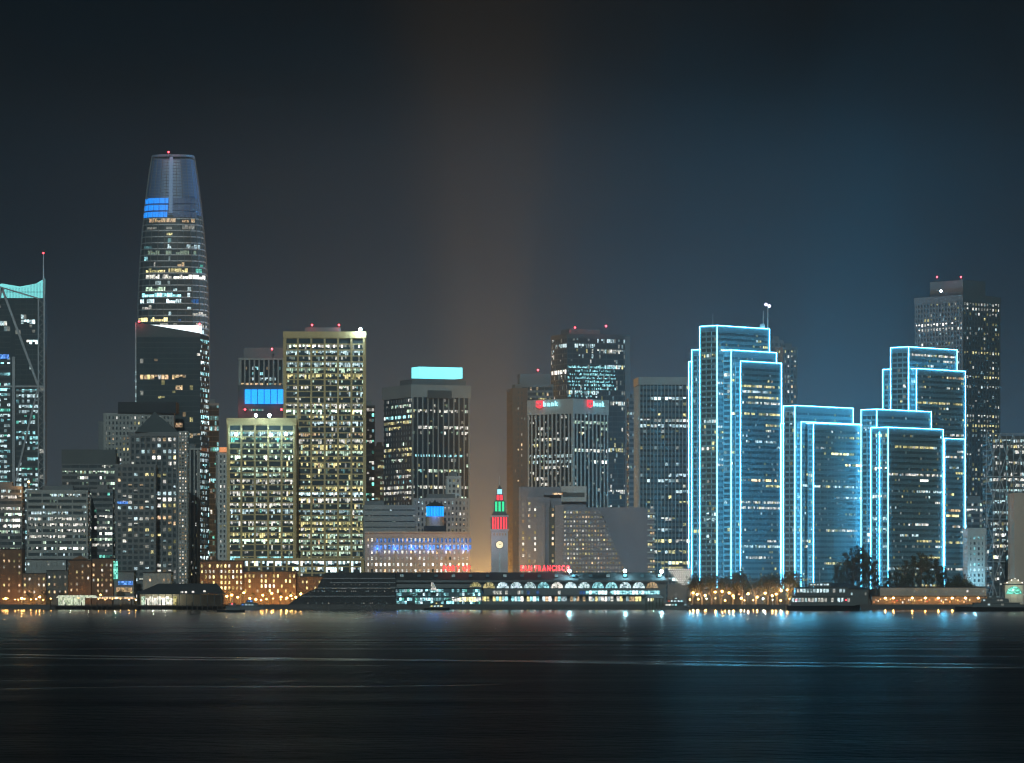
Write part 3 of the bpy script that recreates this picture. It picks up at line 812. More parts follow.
# ------------------------------------------------------------------ braced tower with mast at the left edge
random.seed(81)
D = 3150
t = Thing('braced_skyscraper', 'tall dark tower with diagonal braces, cyan lit jagged crown and a mast', 'skyscraper', (X(20, D), D + 20, GZ))
xa, xb = X(-22, D), X(44.5, D)
mb = MB(); mb.box(xa, xb, D, D + 18, GZ, Z(298, D)); t.part(mb, 'glass_wall', M['glass'])
grid = MB()
fr = Fr((xa, D), (1, 0)); s = dict(STY['glass']); s.update(mat='mid', bay=4.6, sub=2, sh=.6, row=0, run=.16, cell=.015, dim=.04, pal=[('white', 3), ('ice', 2)])
w13 = X(13, D) - xa
facade(t, Fr((X(15, D), D - .05), (1, 0)), X(38, D) - X(15, D), Z(385, D), Z(299, D), s, grid)
s2 = dict(s); s2.update(row=.45, run=.35, cell=.15, sh=1.5, hot=.2, pal=[('ice', 4), ('cyan', 3), ('teal', 1)])
facade(t, Fr((X(16, D), D - .05), (1, 0)), X(38, D) - X(16, D), GZ, Z(388, D), s2, grid)
facade(t, fr, w13 - 2, GZ, Z(356, D), dict(s2, sh=1.7, row=.7), grid)
facade(t, fr, w13 - 2, Z(353, D), Z(299, D), s, grid)
facade(t, Fr((X(39.5, D), D - .05), (1, 0)), X(44, D) - X(39.5, D), GZ, Z(299, D), dict(s, bay=3.2, sub=1, cell=.15), grid)
t.part(grid, 'facade_frame', M['dark'])
st = MB()
def bb(px, py, qx, qy, r, y=-.9): st.bar((X(px, D), D + y, Z(py, D)), (X(qx, D), D + y, Z(qy, D)), r)
bb(2, 288, 38.5, 386, 1.0); bb(38.5, 386, 16, 480, .8); bb(0, 386.5, 44, 386.5, .8, -1.1); bb(16, 391, 44, 391, .5, -1.1); bb(38.6, 298, 38.6, 600, .55, -1.3); bb(44.3, 279, 44.3, 600, .6, -1.2); bb(14, 357, 14, 600, 1.3, -1.4); bb(0, 287, 40, 299, .6, -1.3)
bb(-20, 386, 2, 288, 1.0)
for k in range(30): bb(39, 300 + k * 9, 44.3, 304.5 + k * 9, .25, -1.5); bb(44.3, 304.5 + k * 9, 39, 309 + k * 9, .25, -1.5)
t.part(st, 'brace', M['steel'])
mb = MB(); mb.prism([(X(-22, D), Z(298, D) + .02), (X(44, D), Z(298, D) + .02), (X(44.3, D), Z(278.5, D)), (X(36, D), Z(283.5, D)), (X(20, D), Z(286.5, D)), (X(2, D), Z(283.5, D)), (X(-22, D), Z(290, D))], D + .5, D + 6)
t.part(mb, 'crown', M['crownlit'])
mb = MB()
for k in range(22):
    px = -20 + k * 3; mb.bar((X(px, D), D + .2, Z(298, D)), (X(px, D), D + .2, Z(287.5 if px < 30 else 283, D)), .22)
bz = MB(); mb.bar((X(0, D), D, Z(292, D)), (X(44, D), D, Z(292, D)), .2); t.part(mb, 'crown_mullion', M['mid'])
mb = MB(); mb.cyl(X(43.3, D), D + .5, Z(282, D), Z(254, D), .55, .2, 8); t.part(mb, 'mast', M['white'])
mb = MB(); mb.ball(X(43.3, D), D + .5, Z(253, D), .7); t.part(mb, 'mast_lamp', M['redlamp'])
t.win(fr, w13 - 12, w13 - 3, Z(359, D), Z(354.5, D), 'blue.b', .8, .9)
t.finish()

# ------------------------------------------------------------------ left office blocks
random.seed(83)
tower('office_block', 'low wide office block with bright ribbon windows at the left picture edge', -20, -19, 27, 486, 2850, 3, 30, 'ribbon', row=.45, run=.4, mat='mid', bay=5, hot=.3, pal=[('green', 3), ('ice', 3), ('white', 3)])
tower('office_block', 'grey concrete block with ribbon windows and four bays, behind the brick buildings', 27, 28, 92, 490, 2830, 3, 30, 'ribbon', sh=2.0, bay=11.5, mw=.9, sub=8, row=.12, run=.55, cell=.1, pal=[('ice', 4), ('white', 3), ('green', 2)])
tower('office_block', 'dark capped ribbon window block with bright upper floors behind two others', 62, 63, 119, 449.5, 2960, 3, 30, 'ribbon', mat='mid', cap=10, capm='dark', row=.30, run=.5, hot=.25, pal=[('white', 4), ('green', 4), ('yellow', 1)], roofbox=False)
tower('office_block', 'narrow block with greenish lit floors just left of the pyramid roofed tower', 91.5, 93, 116, 489, 2870, 3, 24, 'ribbon', mat='mid', row=.1, run=.6, pal=[('green', 4), ('white', 3), ('teal', 1)])
t = tower('office_tower', 'dark topped tower with thin upright windows behind the pyramid roof', 104, 105, 177, 413, 3000, 3, 30, 'punch', mat='concrete', bay=2.6, mw=1.5, cell=.3, row=.05, roofbox=False, finish=False)
mb = MB(); mb.box(X(118, 3000), X(176, 3000), 2998.8, 3028, Z(412.9, 3000), Z(402, 3000)); t.part(mb, 'upper_block', M['roof'])
mb = MB(); mb.box(X(98, 3000), X(104.5, 3000), 3003, 3024, GZ, Z(421, 3000)); t.part(mb, 'side_wing', M['mid'])
t.finish()
D = 2870
t = tower('pyramid_roofed_tower', 'grey tower with a dark pyramid roof and scattered square lit windows', 130, 178, 188, 432, D, 78, None, 'grid', left='grid', mat='mid', bay=3.95, sub=1, sh=1.6, mw=1.3, ceil=.2, row=.12, run=.35, cell=.22, hot=.1,
          dim=.12, pal=[('white', 5), ('warm', 2), ('yellow', 3), ('ice', 2)], roofbox=False, finish=False, cap=3)
mb = MB(); a = (X(134.5, D), X(177.5, D)); zz = t.z1 + .05; cx_ = X(153, D)
for x0_, x1_, z0_, z1_ in ((a[0], a[1], 0, .01),): pass
base = [(a[0], D + 3, zz), (a[1], D + 3, zz), (a[1], D + 29, zz), (a[0], D + 29, zz)]
mb.loft([base, [(X(150, D), D + 13, Z(414, D)), (X(156, D), D + 13, Z(414, D)), (X(156, D), D + 18, Z(414, D)), (X(150, D), D + 18, Z(414, D))], [(X(152.5, D), D + 15, Z(411, D)), (X(153.5, D), D + 15, Z(411, D)), (X(153.5, D), D + 16, Z(411, D)), (X(152.5, D), D + 16, Z(411, D))]])
t.part(mb, 'pyramid_roof', M['dark'])
# speckled side bay
s = dict(STY['punch']); s.update(bay=2.2, fh=2.2, sh=1.0, mw=.8, cell=.5, row=0, run=0, dim=.4, mat='pale', pal=[('white', 3), ('warm', 3)])
grid = MB(); facade(t, Fr((X(178.5, D), D - 1.5), (1, .12)), X(187.5, D) - X(178.5, D), GZ, Z(432, D), s, grid)
grid.box(X(178.5, D), X(187.5, D), D + .2, D + 12, GZ, Z(431, D)); t.part(grid, 'side_bay', M['concrete'])
t.finish()
random.seed(84)
t = tower('office_block', 'lower wing with a small blue light, left of the pyramid roofed tower', 116, 117, 157, 464, D - 16, 3, 12, 'punch', mat='mid', bay=3.95, mw=1.3, sh=1.6, row=.12, run=.35, cell=.22, hot=.1, fill=.9, roofbox=False, finish=False,
          pal=[('white', 5), ('warm', 2), ('yellow', 3), ('ice', 2)])
t.win(t.g.right, 1, 8, Z(504, D - 16), Z(501.5, D - 16), 'blue.b', .8, .9); t.finish()
tower('office_block', 'narrow grey block with upright strips right of the pyramid roofed tower', 186, 187.5, 201, 448, 2990, 4, 24, 'fins', mat='concrete', cell=.03, row=0, run=.05, dim=.15)

# ------------------------------------------------------------------ tower with the blue panel
D = 3060
t = tower('stepped_tower', 'grey stepped tower with a row of cyan windows behind the blue panelled one', 240, 241, 290, 358, D, 3, 30, 'fins', mat='concrete', bay=3.4, row=.25, run=.3, hot=.1, pal=[('cyan', 2), ('ice', 3), ('warm', 2)], roofbox=False, finish=False)
mb = MB(); mb.box(X(243, D), X(290, D), D + 8, D + 24, t.z1 + .02, Z(347, D)); t.part(mb, 'roof_plant', M['mid'])
t.finish()
D = 2985
t = tower('blue_panel_tower', 'dark tower with a big blue lit panel in six bays on its top', 238.5, 239.5, 290, 385, D, 3, 24, 'punch', mat='dark', cap=27, capm='dark', cell=.1, roofbox=False, finish=False)
for k in range(6):
    mb = MB(); xx = X(245 + k * 6.55, D); mb.box(xx, xx + 4.1, D - 1.6, D - 1.0, Z(404, D), Z(389.5, D)); t.part(mb, 'blue_light_panel', M['bluepanel'])
for k in range(8): t.win(Fr((X(249, D), D - 1), (1, 0)), k * 1.35, k * 1.35 + .9, Z(411, D), Z(409, D), random.choice(('white.m', 'ice.b', 'teal.m')), .2, .3)
t.finish()
beacon(245, 409.5, D - 3, 'red light at the left below the blue lit panel', 1.5); beacon(281.5, 409.5, D - 3, 'red light at the right below the blue lit panel', 1.5)
beacon(272, 349, 3060, 'red beacon above the grey stepped tower', 8)


def floodlight(px, py, D, label, power=9000, col=(.6, .92, 1)):
    x, z = X(px, D), Z(py, D)
    t = Thing('floodlight', label, 'floodlight', (x, D, z - 2.5))
    mb = MB(); mb.cyl(x, D, z - 2.5, z - .8, .18, .14, 6); mb.cyl(x, D + .4, z - 1, z + 1, .5, .7, 8); t.part(mb, 'bracket', M['dark'])
    mb = MB(); mb.ball(x, D - .6, z, 1.15); t.part(mb, 'lamp', M['bulbw'])
    light(t, x, D - 2.5, z, col, power)

# ------------------------------------------------------------------ the two tan grid towers
random.seed(91)
t = tower('grid_tower', 'lower tan stone grid tower of five wide bays', 228, 229, 297.5, 418, 2900, 2, 34, 'grid', bay=9.1, cap=4.8, roofbox=False, hot=.12, row=.30, run=.5, cell=.25, dim=.15,
          pal=[('white', 3), ('green', 4), ('yellow', 3), ('ice', 1), ('teal', .3)], litto=Z(434, 2900), finish=False)
for k in range(5):
    if k != 1: t.win(t.g.right, k * 9.3 + 1.5, k * 9.3 + 8.4, Z(560, 2900), Z(556.5, 2900), 'cyan.b', .1, .2)
t.finish()
t = tower('grid_tower', 'taller tan stone grid tower of six wide bays', 284.5, 285.5, 366.5, 331.5, 2925, 2, 34, 'grid', bay=9.4, cap=4.6, hot=.15, row=.38, run=.45, cell=.3, dim=.15,
          pal=[('white', 4), ('yellow', 3), ('green', 4), ('ice', 2.5), ('warm', .7), ('cyan', .5)], litto=Z(346, 2925), finish=False, roofbox=(.25, .70, 3.4))
t.finish()
tower('podium', 'wide low tan base building in front of the two tan grid towers', 236, 237, 364, 558, 2872, 2, 20, 'grid', bay=8.8, sub=5, cap=1.6, row=.6, run=.3, hot=.4, pal=[('ice', 4), ('white', 3), ('yellow', 3)], roofbox=False)
beacon(312, 325, 2935, 'left red beacon on the roof of the taller tan grid tower'); beacon(339, 325, 2935, 'right red beacon on the roof of the taller tan grid tower')
floodlight(360.5, 329.5, 2925, 'bright white floodlight on the right roof corner of the taller tan tower', 12000)
for i, (px, py, lab) in enumerate(((236, 434, 'floodlight high in the leftmost bay of the lower tan tower'), (271, 435, 'floodlight high in the fourth bay of the lower tan tower'), (286, 434, 'floodlight high in the rightmost bay of the lower tan tower'))):
    floodlight(px, py, 2897, lab, 1300, (.3, .85, 1))
floodlight(256, 415.5, 2896, 'left white floodlight on the roof edge of the lower tan tower', 900); floodlight(269.5, 415.5, 2896, 'right white floodlight on the roof edge of the lower tan tower', 900)

# ------------------------------------------------------------------ middle towers
random.seed(95)
tower('office_tower', 'narrow dark green tower tight behind the taller tan grid tower', 364, 366, 375.5, 405, 3060, 5, 22, 'ribbon', mat='dark', row=.3, cell=.2, sh=1.5, pal=[('teal', 2), ('cyan', 3), ('white', 2)])
tower('office_tower', 'narrow dark tower directly left of the grey cyan topped tower', 375, 376, 386, 446, 3090, 5, 22, 'ribbon', mat='dark', row=.1, cell=.2)
D = 2990
t = tower('ribbed_tower', 'grey tower with a glowing cyan box on its roof', 384, 412, 469, 384.5, D, 24, None, 'fins', left='ribbon', mat='concrete', bay=4.2, sub=2, mw=.8, mp=1.0, row=.12, run=.28, cell=.05, hot=.15,
          cap=9, dim=.08, pal=[('white', 4), ('yellow', 2), ('cyan', 1), ('green', 3)], lover=dict(mw=.3, mp=.2, sh=1.6, bay=5, row=.3, run=.5), roofbox=False, finish=False)
mb = MB(); mb.fbox(t.g.right, 1.5, t.g.wr - .6, -26, -4, t.z1 - .02, Z(379, D)); t.part(mb, 'roof_plant', M['mid'])
mb = MB(); mb.fbox(t.g.right, 8, t.g.wr - 2.5, -20, -6, Z(376.8, D), Z(366, D)); t.part(mb, 'cyan_roof_box', M['cyanbox'])
mb = MB(); mb.fbox(t.g.right, t.g.wr * .26, t.g.wr * .68, .5, 1.9, Z(398, D), Z(390, D)); t.part(mb, 'louvre_band', M['dark'])
for k in range(9): t.win(t.g.right, 2.5 + k * 4.2, 5.2 + k * 4.2, Z(456.5, D), Z(454.3, D), 'cyan.b', .1, .2)
t.finish()
tower('office_block', 'small pale block with square windows low before the cyan topped tower', 447, 447.5, 461, 476, 2940, 4, 14, 'punch', mat='pale', cell=.02, row=0, run=0, dim=.3, bay=3.0)
tower('office_block', 'wide grey windowless looking block above the left part of the long white hall', 364, 365, 416, 505, 2900, 3, 24, 'ribbon', mat='concrete', sh=3.2, row=0, run=.1, cell=.02, roofbox=(.02, .4, 3))
tower('office_block', 'grey block with rows of tiny square windows behind the blue lit cupola', 413, 414, 470, 498, 2905, 3, 24, 'punch', mat='concrete', bay=2.7, mw=1.5, cell=.28, row=.05, run=.3)

# long hall with wash of blue light and cupola
random.seed(97)
D = 2850
t = tower('hall_building', 'long cream building with six rows of small windows, its upper rows washed blue', 365.5, 366.5, 470, 532, D, 2, 24, 'punch', mat='cream', bay=2.95, mw=1.5, fh=4.3, sh=2.0, cell=.9, row=.95, run=0, hot=.15, dim=.3, fill=.96, ceil=0,
          cap=3.2, pal=[('white', 5), ('warm', 4)], roofbox=False, finish=False)
mb = MB(); mb.fbox(t.g.right, -.6, t.g.wr + .6, -.2, 1.5, t.z1 - .9, t.z1 + .3); t.part(mb, 'cornice', M['cream'])
for k in range(24):
    u = 7.2 + k * 2.75
    for zz, kk in ((547.2, 'blue.b'), (540.5, 'blue.m')):
        t.win(t.g.right, u, u + 1.4, Z(zz + 2, D), Z(zz - 2.2, D), kk, .45, .55)
t.finish()
for k in range(6):
    u = 8 + k * 12; p = t.g.right.p(u, 2.2, Z(549.5, D))
    s = Thing('wall_washer', 'small blue lamp washing the upper wall of the long cream building', 'wall lamp', p, 'blue wall lamps on the long cream building')
    mb = MB(); mb.box(p[0] - .3, p[0] + .3, p[1] + .1, p[1] + 1.8, p[2] - .5, p[2] - .2); s.part(mb, 'bracket', M['dark'])
    mb = MB(); mb.ball(p[0], p[1], p[2] - .1, .22); s.part(mb, 'lamp', emitter('blue lamp glass', (.05, .25, 1), 6) if k == 0 else bpy.data.materials['blue lamp glass'])
    light(s, p[0], p[1], p[2] + .5, (.05, .22, 1), 900)
D = 2885
t = Thing('domed_cupola', 'round cupola lit blue under a small dark dome', 'cupola', (X(435, D), D, Z(531, D)))
cx_ = X(435, D)
mb = MB(); mb.box(X(424, D), X(446, D), D - 7, D + 7, Z(534, D), Z(526, D)); t.part(mb, 'base', M['roof'])
mb = MB(); mb.cyl(cx_, D, Z(526, D) + .02, Z(516.5, D), 6.3, 6.3, 20); t.part(mb, 'drum', M['cream'])
mb = MB(); mb.cyl(cx_, D, Z(516.5, D) + .02, Z(506.5, D), 5.0, 5.0, 20); t.part(mb, 'lit_drum', M['bluepanel2'])
for k in range(16):
    a = 2 * pi * k / 16; mb = MB(); mb.cyl(cx_ + 5.7 * cos(a), D + 5.7 * sin(a), Z(516.4, D), Z(506.5, D), .3, .3, 6); t.part(mb, 'column', M['bluepanel'])
mb = MB(); R = 6.4
mb.loft([[(cx_ + R * r_ * cos(2 * pi * i / 20), D + R * r_ * sin(2 * pi * i / 20), Z(506.4, D) + h_) for i in range(20)] for r_, h_ in ((1, 0), (.97, .5), (.8, 1.4), (.5, 2.4), (.15, 2.9), (.05, 4.4))]); t.part(mb, 'dome', M['roof'])
light(t, cx_, D - 9, Z(512, D), (.03, .2, 1), 2500)

# ------------------------------------------------------------------ clock tower
D = 2772
t = Thing('clock_tower', 'slender clock tower with red and green lit belfry tiers', 'clock tower', (X(499.5, D), D + 6, GZ))
cx_ = X(499.6, D)
def sq(w, z0, z1, mt, name, w2=None, parent=None):
    w2 = w2 or w; h = w / 2; h2 = w2 / 2; c = D + 6
    mb = MB(); mb.loft([[(cx_ - a, c - a, z), (cx_ + a, c - a, z), (cx_ + a, c + a, z), (cx_ - a, c + a, z)] for a, z in ((h, z0), (h2, z1))])
    return t.part(mb, name, mt)
sq(11.2, GZ, Z(531, D), M['pale'], 'shaft', 11.0)
sq(12.2, Z(531, D) + .02, Z(529, D), M['pale'], 'cornice')
sq(9.6, Z(529, D) + .02, Z(517, D), M['redwash'], 'belfry_core')
sq(12.0, Z(517, D) + .02, Z(515.2, D), M['pale'], 'cornice')
sq(11.0, Z(515.2, D) + .02, Z(511.3, D), M['mid'], 'sloping_roof', 7.6)
sq(6.0, Z(511.3, D) + .02, Z(501.5, D), M['greenwash'], 'green_tier')
sq(7.0, Z(501.5, D) + .02, Z(500, D), M['mid'], 'cornice', 5.4)
sq(3.9, Z(500, D) + .02, Z(494.8, D), M['redwash'], 'red_tier')
sq(4.6, Z(494.8, D) + .02, Z(494, D), M['mid'], 'cornice')
mb = MB(); mb.cyl(cx_, D + 6, Z(494, D) + .02, Z(489, D), 1.6, 1.5, 12); t.part(mb, 'lantern', M['cyanwash'])
mb = MB(); mb.cyl(cx_, D + 6, Z(489, D) + .02, Z(485, D), 1.7, .2, 12); t.part(mb, 'lantern_dome', M['mid'])
mb = MB(); mb.cyl(cx_, D + 6, Z(485, D), Z(475.5, D), .32, .2, 6); t.part(mb, 'flagpole', M['white'])
for z0, z1, w, n in ((Z(529, D) + .1, Z(517, D), 10.9, 6), (Z(511.2, D), Z(501.6, D), 6.9, 3), (Z(500, D), Z(494.8, D), 4.3, 2)):
    for k in range(n + 1):
        mb = MB(); xx = cx_ - w / 2 + w * k / n; r = w * .04 if w > 8 else w * .06
        mb.box(xx - r, xx + r, D + 6 - w / 2 - .1, D + 6 - w / 2 + .9, z0, z1); t.part(mb, 'column', M['mid'])
        mb = MB(); mb.box(xx - r, xx + r, D + 6 + w / 2 - .9, D + 6 + w / 2 + .1, z0, z1); t.part(mb, 'column', M['cream'])
mb = MB(); mb.box(cx_ - .35, cx_ + .35, D + .32, D + .6, GZ + 20, Z(552, D)); t.part(mb, 'lit_slit', W('ice.d'))
for k in range(5):
    mb = MB(); xx = cx_ - 4 + k * 1.9; mb.box(xx, xx + .8, D + .2, D + .6, Z(535.5, D), Z(533, D)); t.part(mb, 'window', W('warm.d'))
mb = MB(); r = 2.35; zc_ = Z(544.7, D)
mb.loft([[(cx_ + r * 1.22 * cos(a * pi / 12), yy, zc_ + r * 1.22 * sin(a * pi / 12)) for a in range(24)] for yy in (D + .6, D + .2)]); t.part(mb, 'clock_rim', M['mid'])
mb = MB(); mb.loft([[(cx_ + r * cos(a * pi / 12), yy, zc_ + r * sin(a * pi / 12)) for a in range(24)] for yy in (D + .3, D + .05)]); cf = t.part(mb, 'clock_face', M['clockface'])
for ang, L in ((2.2, 1.1), (.35, 1.7)):
    mb = MB(); mb.bar((cx_, D - .1, zc_), (cx_ + L * cos(ang), D - .1, zc_ + L * sin(ang)), .16); t.part(mb, 'hand', M['black'])
light(t, cx_ + 7.5, D + 2, Z(548, D), (.15, .9, .8), 700); light(t, cx_ - 2, D - 9, Z(523, D), (1, .1, .1), 500); light(t, cx_ - 3, D - 12, 45, (.85, .75, 1), 2200)

# ------------------------------------------------------------------ ferry hall with arches
random.seed(99)
D = 2762
xa, xb = X(392, D), X(666, D)
t = Thing('ferry_hall', 'long low ferry hall with a dark roof and a row of lit arched windows', 'hall', ((xa + xb) / 2, D + 15, GZ))
mb = MB(); mb.box(xa, xb, D, D + 40, GZ, Z(581.0, D)); t.part(mb, 'wall', M['mid'])
zr0, zr1 = Z(581.0, D) + .02, Z(572.3, D)
mb = MB(); mb.loft([[(xa - 1, D - 1.5, zr0), (xb + 1, D - 1.5, zr0), (xb + 1, D + 42, zr0), (xa - 1, D + 42, zr0)], [(xa + 3, D + 8, zr1), (xb - 3, D + 8, zr1), (xb - 3, D + 32, zr1), (xa + 3, D + 32, zr1)]]); t.part(mb, 'roof', M['roof'])
mb = MB(); mb.box(xa - 1.6, xb + 1.6, D - 2.2, D - 1.4, zr0 - .9, zr0 + .4); t.part(mb, 'eaves', M['mid'])
for k in range(16):
    mb = MB(); xx = X(400 + k * 17.2, D); mb.box(xx, xx + 2.2, D + 1.4, D + 4.6, zr0 + 2.6, zr0 + 4.3); t.part(mb, 'skylight', M['bglass'] if k % 3 else W('ice.d'))
acol = ['yellow', 'yellow', 'ice', 'ice', 'ice', 'cyan', 'white', 'ice', 'ice', 'cyan', 'cyan', 'ice', 'ice', 'warm']
for k in range(14):
    cx_ = X(475.5 + k * 13.6, D); zb = Z(588.4, D); r = 3.95
    mb = MB(); pts = [(cx_ + r * cos(pi * a / 12), zb + r * 1.08 * sin(pi * a / 12)) for a in range(13)]
    mb.prism(pts, D - .15, D - .02); w = t.part(mb, 'arched_window', W(acol[k] + '.' + ('m' if k < 2 or k == 13 else 'b')))
    mb = MB()
    for a in (2, 4, 6, 8, 10): mb.bar((cx_, D - .3, zb), (cx_ + r * cos(pi * a / 12), D - .3, zb + r * 1.08 * sin(pi * a / 12)), .10)
    for a in range(12): mb.bar((cx_ + (r + .2) * cos(pi * a / 12), D - .35, zb + (r + .2) * 1.08 * sin(pi * a / 12)), (cx_ + (r + .2) * cos(pi * (a + 1) / 12), D - .35, zb + (r + .2) * 1.08 * sin(pi * (a + 1) / 12)), .22)
    for a in range(8): mb.bar((cx_ + r * .55 * cos(pi * a / 8), D - .3, zb + r * .6 * sin(pi * a / 8)), (cx_ + r * .55 * cos(pi * (a + 1) / 8), D - .3, zb + r * .6 * sin(pi * (a + 1) / 8)), .08)
    mb.bar((cx_ - r, D - .3, zb), (cx_ + r, D - .3, zb), .2)
    t.part(mb, 'tracery', M['dark'], parent=None)
fr = Fr((xa, D), (1, 0)); px = 468
while px < 660:
    hot = px > 585
    for yy, keys, p in ((592.5, ('cyan.b', 'ice.x', 'cyan.b') if hot else ('ice.d', 'blue.d', 'white.m'), .92 if hot else .35),
                        (599.0, ('yellow.b', 'white.x', 'warm.b', 'ice.b', 'cyan.b') if px < 560 else ('yellow.b', 'warm.m', 'ice.m', 'white.b'), .85)):
        if random.random() < p:
            u = X(px, D) - xa; t.win(fr, u, u + 1.75, Z(yy + (1.8 if yy < 595 else 2.2), D), Z(yy - (1.8 if yy < 595 else 2.4), D), random.choice(keys), .05, .2)
    px += 3.1
mb = MB(); mb.box(X(466, D), X(664, D), D - 4, D - 1.2, Z(595.6, D), Z(594.6, D)); t.part(mb, 'canopy', M['dark'])
t.finish(120)

def sign(name, s, px0, px1, pyb, pyt, D, lab):
    x0 = X(px0, D); z = Z(pyb, D); h = Z(pyt, D) - z
    t = Thing(name, lab, 'sign', (x0, D, z - 2))
    wd = letters(t, s, Fr((x0, D), (1, 0)), 0, z, h * 1.38, M['neonred'], 0, width=X(px1, D) - x0, depth=.2)
    mb = MB()
    for k in range(int((X(px1, D) - x0) / 3) + 1): mb.bar((x0 + k * 3, D + .5, z - 2.2), (x0 + k * 3, D + .5, z + h), .09)
    mb.bar((x0, D + .5, z), (x0 + wd, D + .5, z), .12); mb.bar((x0, D + .5, z + h), (x0 + wd, D + .5, z + h), .12)
    t.part(mb, 'frame', M['dark'])
sign('roof_sign', 'PORT OF', 443, 471.5, 570.8, 565.6, 2768, 'red lettered roof sign reading PORT OF, left of the clock tower')
sign('roof_sign', 'SAN FRANCISCO', 520.5, 571, 570.8, 565.2, 2768, 'red lettered roof sign reading SAN FRANCISCO, right of the clock tower')
for px, lab in ((569.5, 'bright roof floodlight right beside the end of the longer red sign'), (625, 'middle bright floodlight on the ferry hall roof'), (661.5, 'bright floodlight over the right end of the ferry hall')):
    floodlight(px, 571 if px < 650 else 571.5, 2764, lab, 9000, (.35, .85, 1))

# glazed gangway building in front of the hall, left part
random.seed(101)
D = 2756
t = Thing('boarding_pavilion', 'cyan lit glass boarding pavilion with sloping ramps beside the ferry hall arches', 'pavilion', (X(435, D), D, GZ))
mb = MB(); mb.box(X(391, D), X(482, D), D, D + 4.5, GZ, Z(588, D)); t.part(mb, 'wall', M['bglass'])
mb = MB(); mb.box(X(390, D), X(483, D), D - 1.5, D + 5, Z(587.9, D), Z(586.8, D)); t.part(mb, 'roof', M['mid'])
mb = MB()
for a, b_ in (((392, 599), (430, 591)), ((430, 604), (478, 593)), ((392, 603), (420, 603))): mb.bar((X(a[0], D), D - 1.2, Z(a[1], D)), (X(b_[0], D), D - 1.2, Z(b_[1], D)), .4)
t.part(mb, 'ramp', M['dark'])
fr = Fr((X(391, D), D), (1, 0))
for yy, p in ((590.6, .65), (594.2, .4), (599.2, .85), (602.4, .6)):
    for k in range(34):
        if random.random() < p: t.win(fr, .3 + k * 1.72, 1.75 + k * 1.72, Z(yy + 1.5, D), Z(yy - 1.4, D), random.choice(('cyan.b', 'cyan.m', 'ice.b', 'cyan.x', 'teal.m', 'cyan.d')))
for k in range(12): t.win(Fr((X(391, D), D), (1, 0)), 40 + k * 1.6, 41.3 + k * 1.6, Z(601.4, D), Z(597, D), random.choice(('yellow.b', 'yellow.x', 'white.b')), .1, .2)
t.finish()
mb = MB(); mb.prism([(X(431, D), Z(591, D)), (X(437, D), Z(590, D)), (X(433.5, D), Z(582.5, D)), (X(431.3, D), Z(582.2, D))], D - 6, D - 5.6)
o = mb.build('sail', W('white.m'), None, (X(433, D), D - 6, GZ)); o.name = 'banner_sail'; tag(o, 'small white triangular sail standing before the cyan pavilion', 'sail')

# dark tiered pier building
D = 2754
t = Thing('pier_building', 'large dark tiered pier building with a sloping left end, left of the cyan pavilion', 'building', (X(345, D), D, GZ))
for i, (pts, y0_, y1_, nm) in enumerate((([(286, 606), (300, 596), (316, 588.5), (396, 588.5), (396, 606)], 0, 40, 'lower_tier'), ([(317, 588.4), (321, 579), (326, 578.7), (396, 578.7), (396, 588.4)], 4, 36, 'middle_tier'), ([(322, 578.6), (324, 573), (330, 572.3), (395, 572.3), (395, 578.6)], 8, 32, 'upper_tier'))):
    mb = MB(); mb.prism([(X(a, D), Z(b_, D)) for a, b_ in pts], D + y0_, D + y1_); t.part(mb, nm, M['roof'])
mb = MB()
for a, b_, y in ((302, 596.5, -.3), (318, 588.3, -.2), (323, 578.6, 3.6), (330, 583, 3.7)): mb.box(X(a, D), X(395, D), D + y, D + y + .25, Z(b_, D), Z(b_, D) + .4)
t.part(mb, 'edge_trim', M['steel'])
fr = Fr((X(300, D), D), (1, 0))
for yy, n0, y in ((591.5, 20, 0), (603.5, 14, 0)):
    for k in range(46):
        if random.random() < .42: u = k * 1.36 + 1; t.win(fr, u + 4, u + 4.5, Z(yy, D), Z(yy, D) + .45, random.choice(('white.m', 'white.d', 'ice.m')), .3, .4)
for k in range(14):
    if random.random() < .6: u = 22 + k * 2.8; t.win(Fr((X(300, D), D + 4), (1, 0)), u, u + .5, Z(585, D), Z(585, D) + .4, 'white.d')
t.finish()


